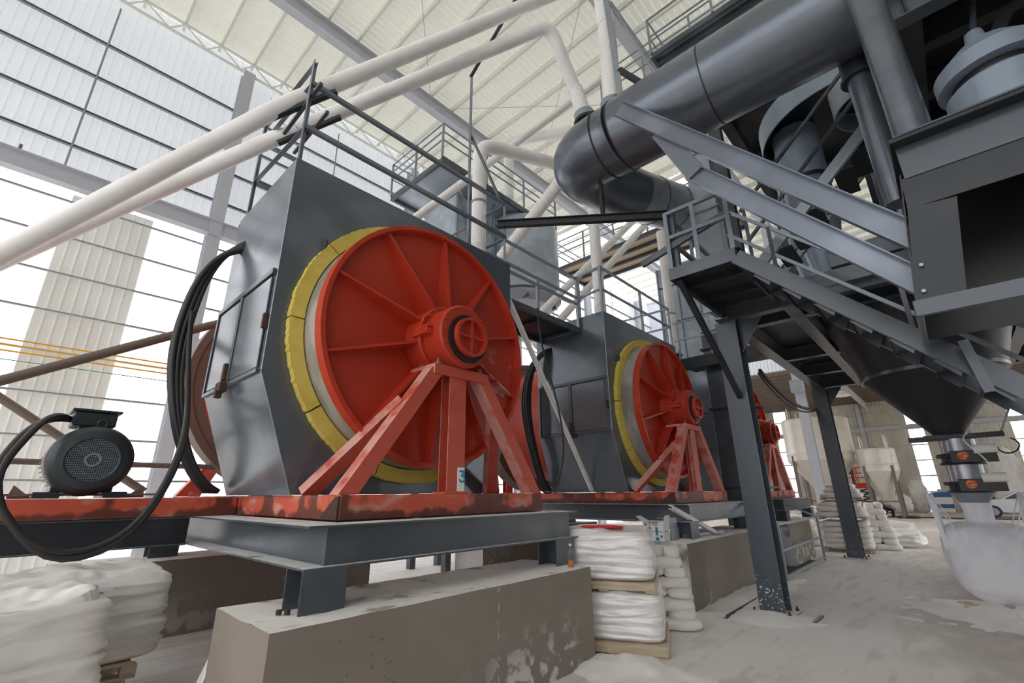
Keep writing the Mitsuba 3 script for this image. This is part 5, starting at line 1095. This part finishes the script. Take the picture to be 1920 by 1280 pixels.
part(pe, 'trousers', body(big, [('hip', 'thL'), ('thL', 'knL'), ('knL', 'anL'), ('hip', 'thR'), ('thR', 'knR'), ('knR', 'anR')]), 'm_trouser', True, label='dark trousers')
big['crown'] = (jo['crown'][0] + V(-0.03, 0, 0.03), 0.105)
part(pe, 'hair', body(big, [('crown', 'crown')]) if False else lathe([(0, -0.02), (0.115, -0.02), (0.112, 0.05), (0.07, 0.1), (0, 0.115)], jo['crown'][0] + V(-0.02, 0, 0), (0, 0, 1), 20), 'm_hair', True, label='short dark hair')
single('cable_coil', [tube([(-2.45 + (0.5 - 0.02 * k) * math.cos(t), 35.6 + (0.35 - 0.02 * k) * math.sin(t), 0.03 + 0.03 * k) for t in np.linspace(0, 2 * PI, 25)], 0.025, 6) for k in range(4)], 'm_rubber', 'dark cable coil on the floor in front of the crouching person', 'cable', True)
single('floor_hose', tube([(-5.0, 36.4, 0.03), (-2.0, 36.6, 0.03), (1.5, 36.5, 0.03), (4.0, 36.8, 0.03)], 0.03, 8), 'm_rubber', 'dark hose line crossing the floor at the far end', 'hose', True)
single('steel_bar', beam((-0.9, 36.0, 0.05), (-0.2, 35.6, 0.05), 0.1, 0.08), 'm_dark', 'dark steel bars on the floor near the blue and white drum', 'bar')
dr_ = thing('plastic_drum', 'white and blue square drum against the far wall', 'drum')
part(dr_, 'body', bx(-1.5, -0.5, 44.2, 45.2, 0.0, 1.3, 0.08), 'm_white')
for z0, z1 in ((0.3, 0.62), (1.0, 1.36)): part(dr_, 'blue_band', bx(-1.52, -0.48, 44.18, 45.22, z0, z1, 0.05), 'm_blue')
part(dr_, 'cap', cyl((-1.0, 44.7, 1.3), (-1.0, 44.7, 1.55), 0.14, 16), 'm_girt')
for i, (x, y, w, d, h, s_) in enumerate(((-3.6, 43.6, 2.0, 1.6, 1.3, 1), (-2.2, 45.0, 1.0, 1.0, 2.2, 2), (0.7, 44.8, 1.4, 1.5, 3.4, 3), (4.6, 44.6, 2.4, 1.8, 3.6, 4), (2.4, 44.9, 1.7, 1.4, 4.2, 5))):
    single('bag_heap', pillow((x, y, h / 2 - 0.03), (w, d, h), 40 + s_, 0.13, 3, 16), 'm_bag', ('pale heap of bags under the small cream silo at the far wall', 'white bag heap beside the bright strip of the far wall', 'tall white bag heap left of the parked car', 'widest white bag heap behind the parked car', 'tallest white bag heap behind the windscreen of the parked car')[i], 'bag heap', True)
# car
cx0, cy0 = 0.35, 38.6
cr = thing('car', 'silver saloon car parked at the far end, cut by the right edge', 'car')
bodyp = [(0.0, 0.3), (0.02, 0.7), (0.12, 0.86), (1.2, 0.98), (1.9, 1.38), (2.6, 1.47), (3.3, 1.42), (4.0, 1.05), (4.5, 0.98), (4.6, 0.6), (4.55, 0.28)]
g = prism([(cx0 + a, b) for a, b in bodyp], 'y', cy0, cy0 + 1.75); part(cr, 'body', g, 'm_car', 35)
for y in (cy0 - 0.012, cy0 + 1.752): part(cr, 'window', prism([(cx0 + 1.36, 1.0), (cx0 + 1.95, 1.33), (cx0 + 2.6, 1.41), (cx0 + 3.25, 1.36), (cx0 + 3.75, 1.04)], 'y', y, y + 0.01), 'm_tint')
for x in (0.82, 3.75):
    for y in (cy0 - 0.02, cy0 + 1.57):
        w_ = part(cr, 'wheel', cyl((cx0 + x, y, 0.33), (cx0 + x, y + 0.2, 0.33), 0.33, 28), 'm_rubber', 30)
        part(w_, 'rim', disc(0.21, 0.0, 0.03, (cx0 + x, y, 0.33), (0, -1, 0), 20), 'm_galv', 30)
part(cr, 'head_lamp', bx(cx0 + 0.02, cx0 + 0.35, cy0 - 0.01, cy0 + 0.3, 0.66, 0.8, 0.03), 'm_tint')
lm = thing('high_bay_lamp', 'round pale lamp hanging under the far low roof', 'lamp')
part(lm, 'shade', lathe([(0, 0.35), (0.12, 0.35), (0.42, 0.02), (0.4, 0.0), (0.1, 0.3), (0, 0.3)], (-3.95, 34.0, 7.0), (0, 0, 1), 24), 'm_lamp', 30)
part(lm, 'stem', cyl((-3.95, 34.0, 7.3), (-3.95, 34.0, 7.95), 0.02, 8), 'm_girt')
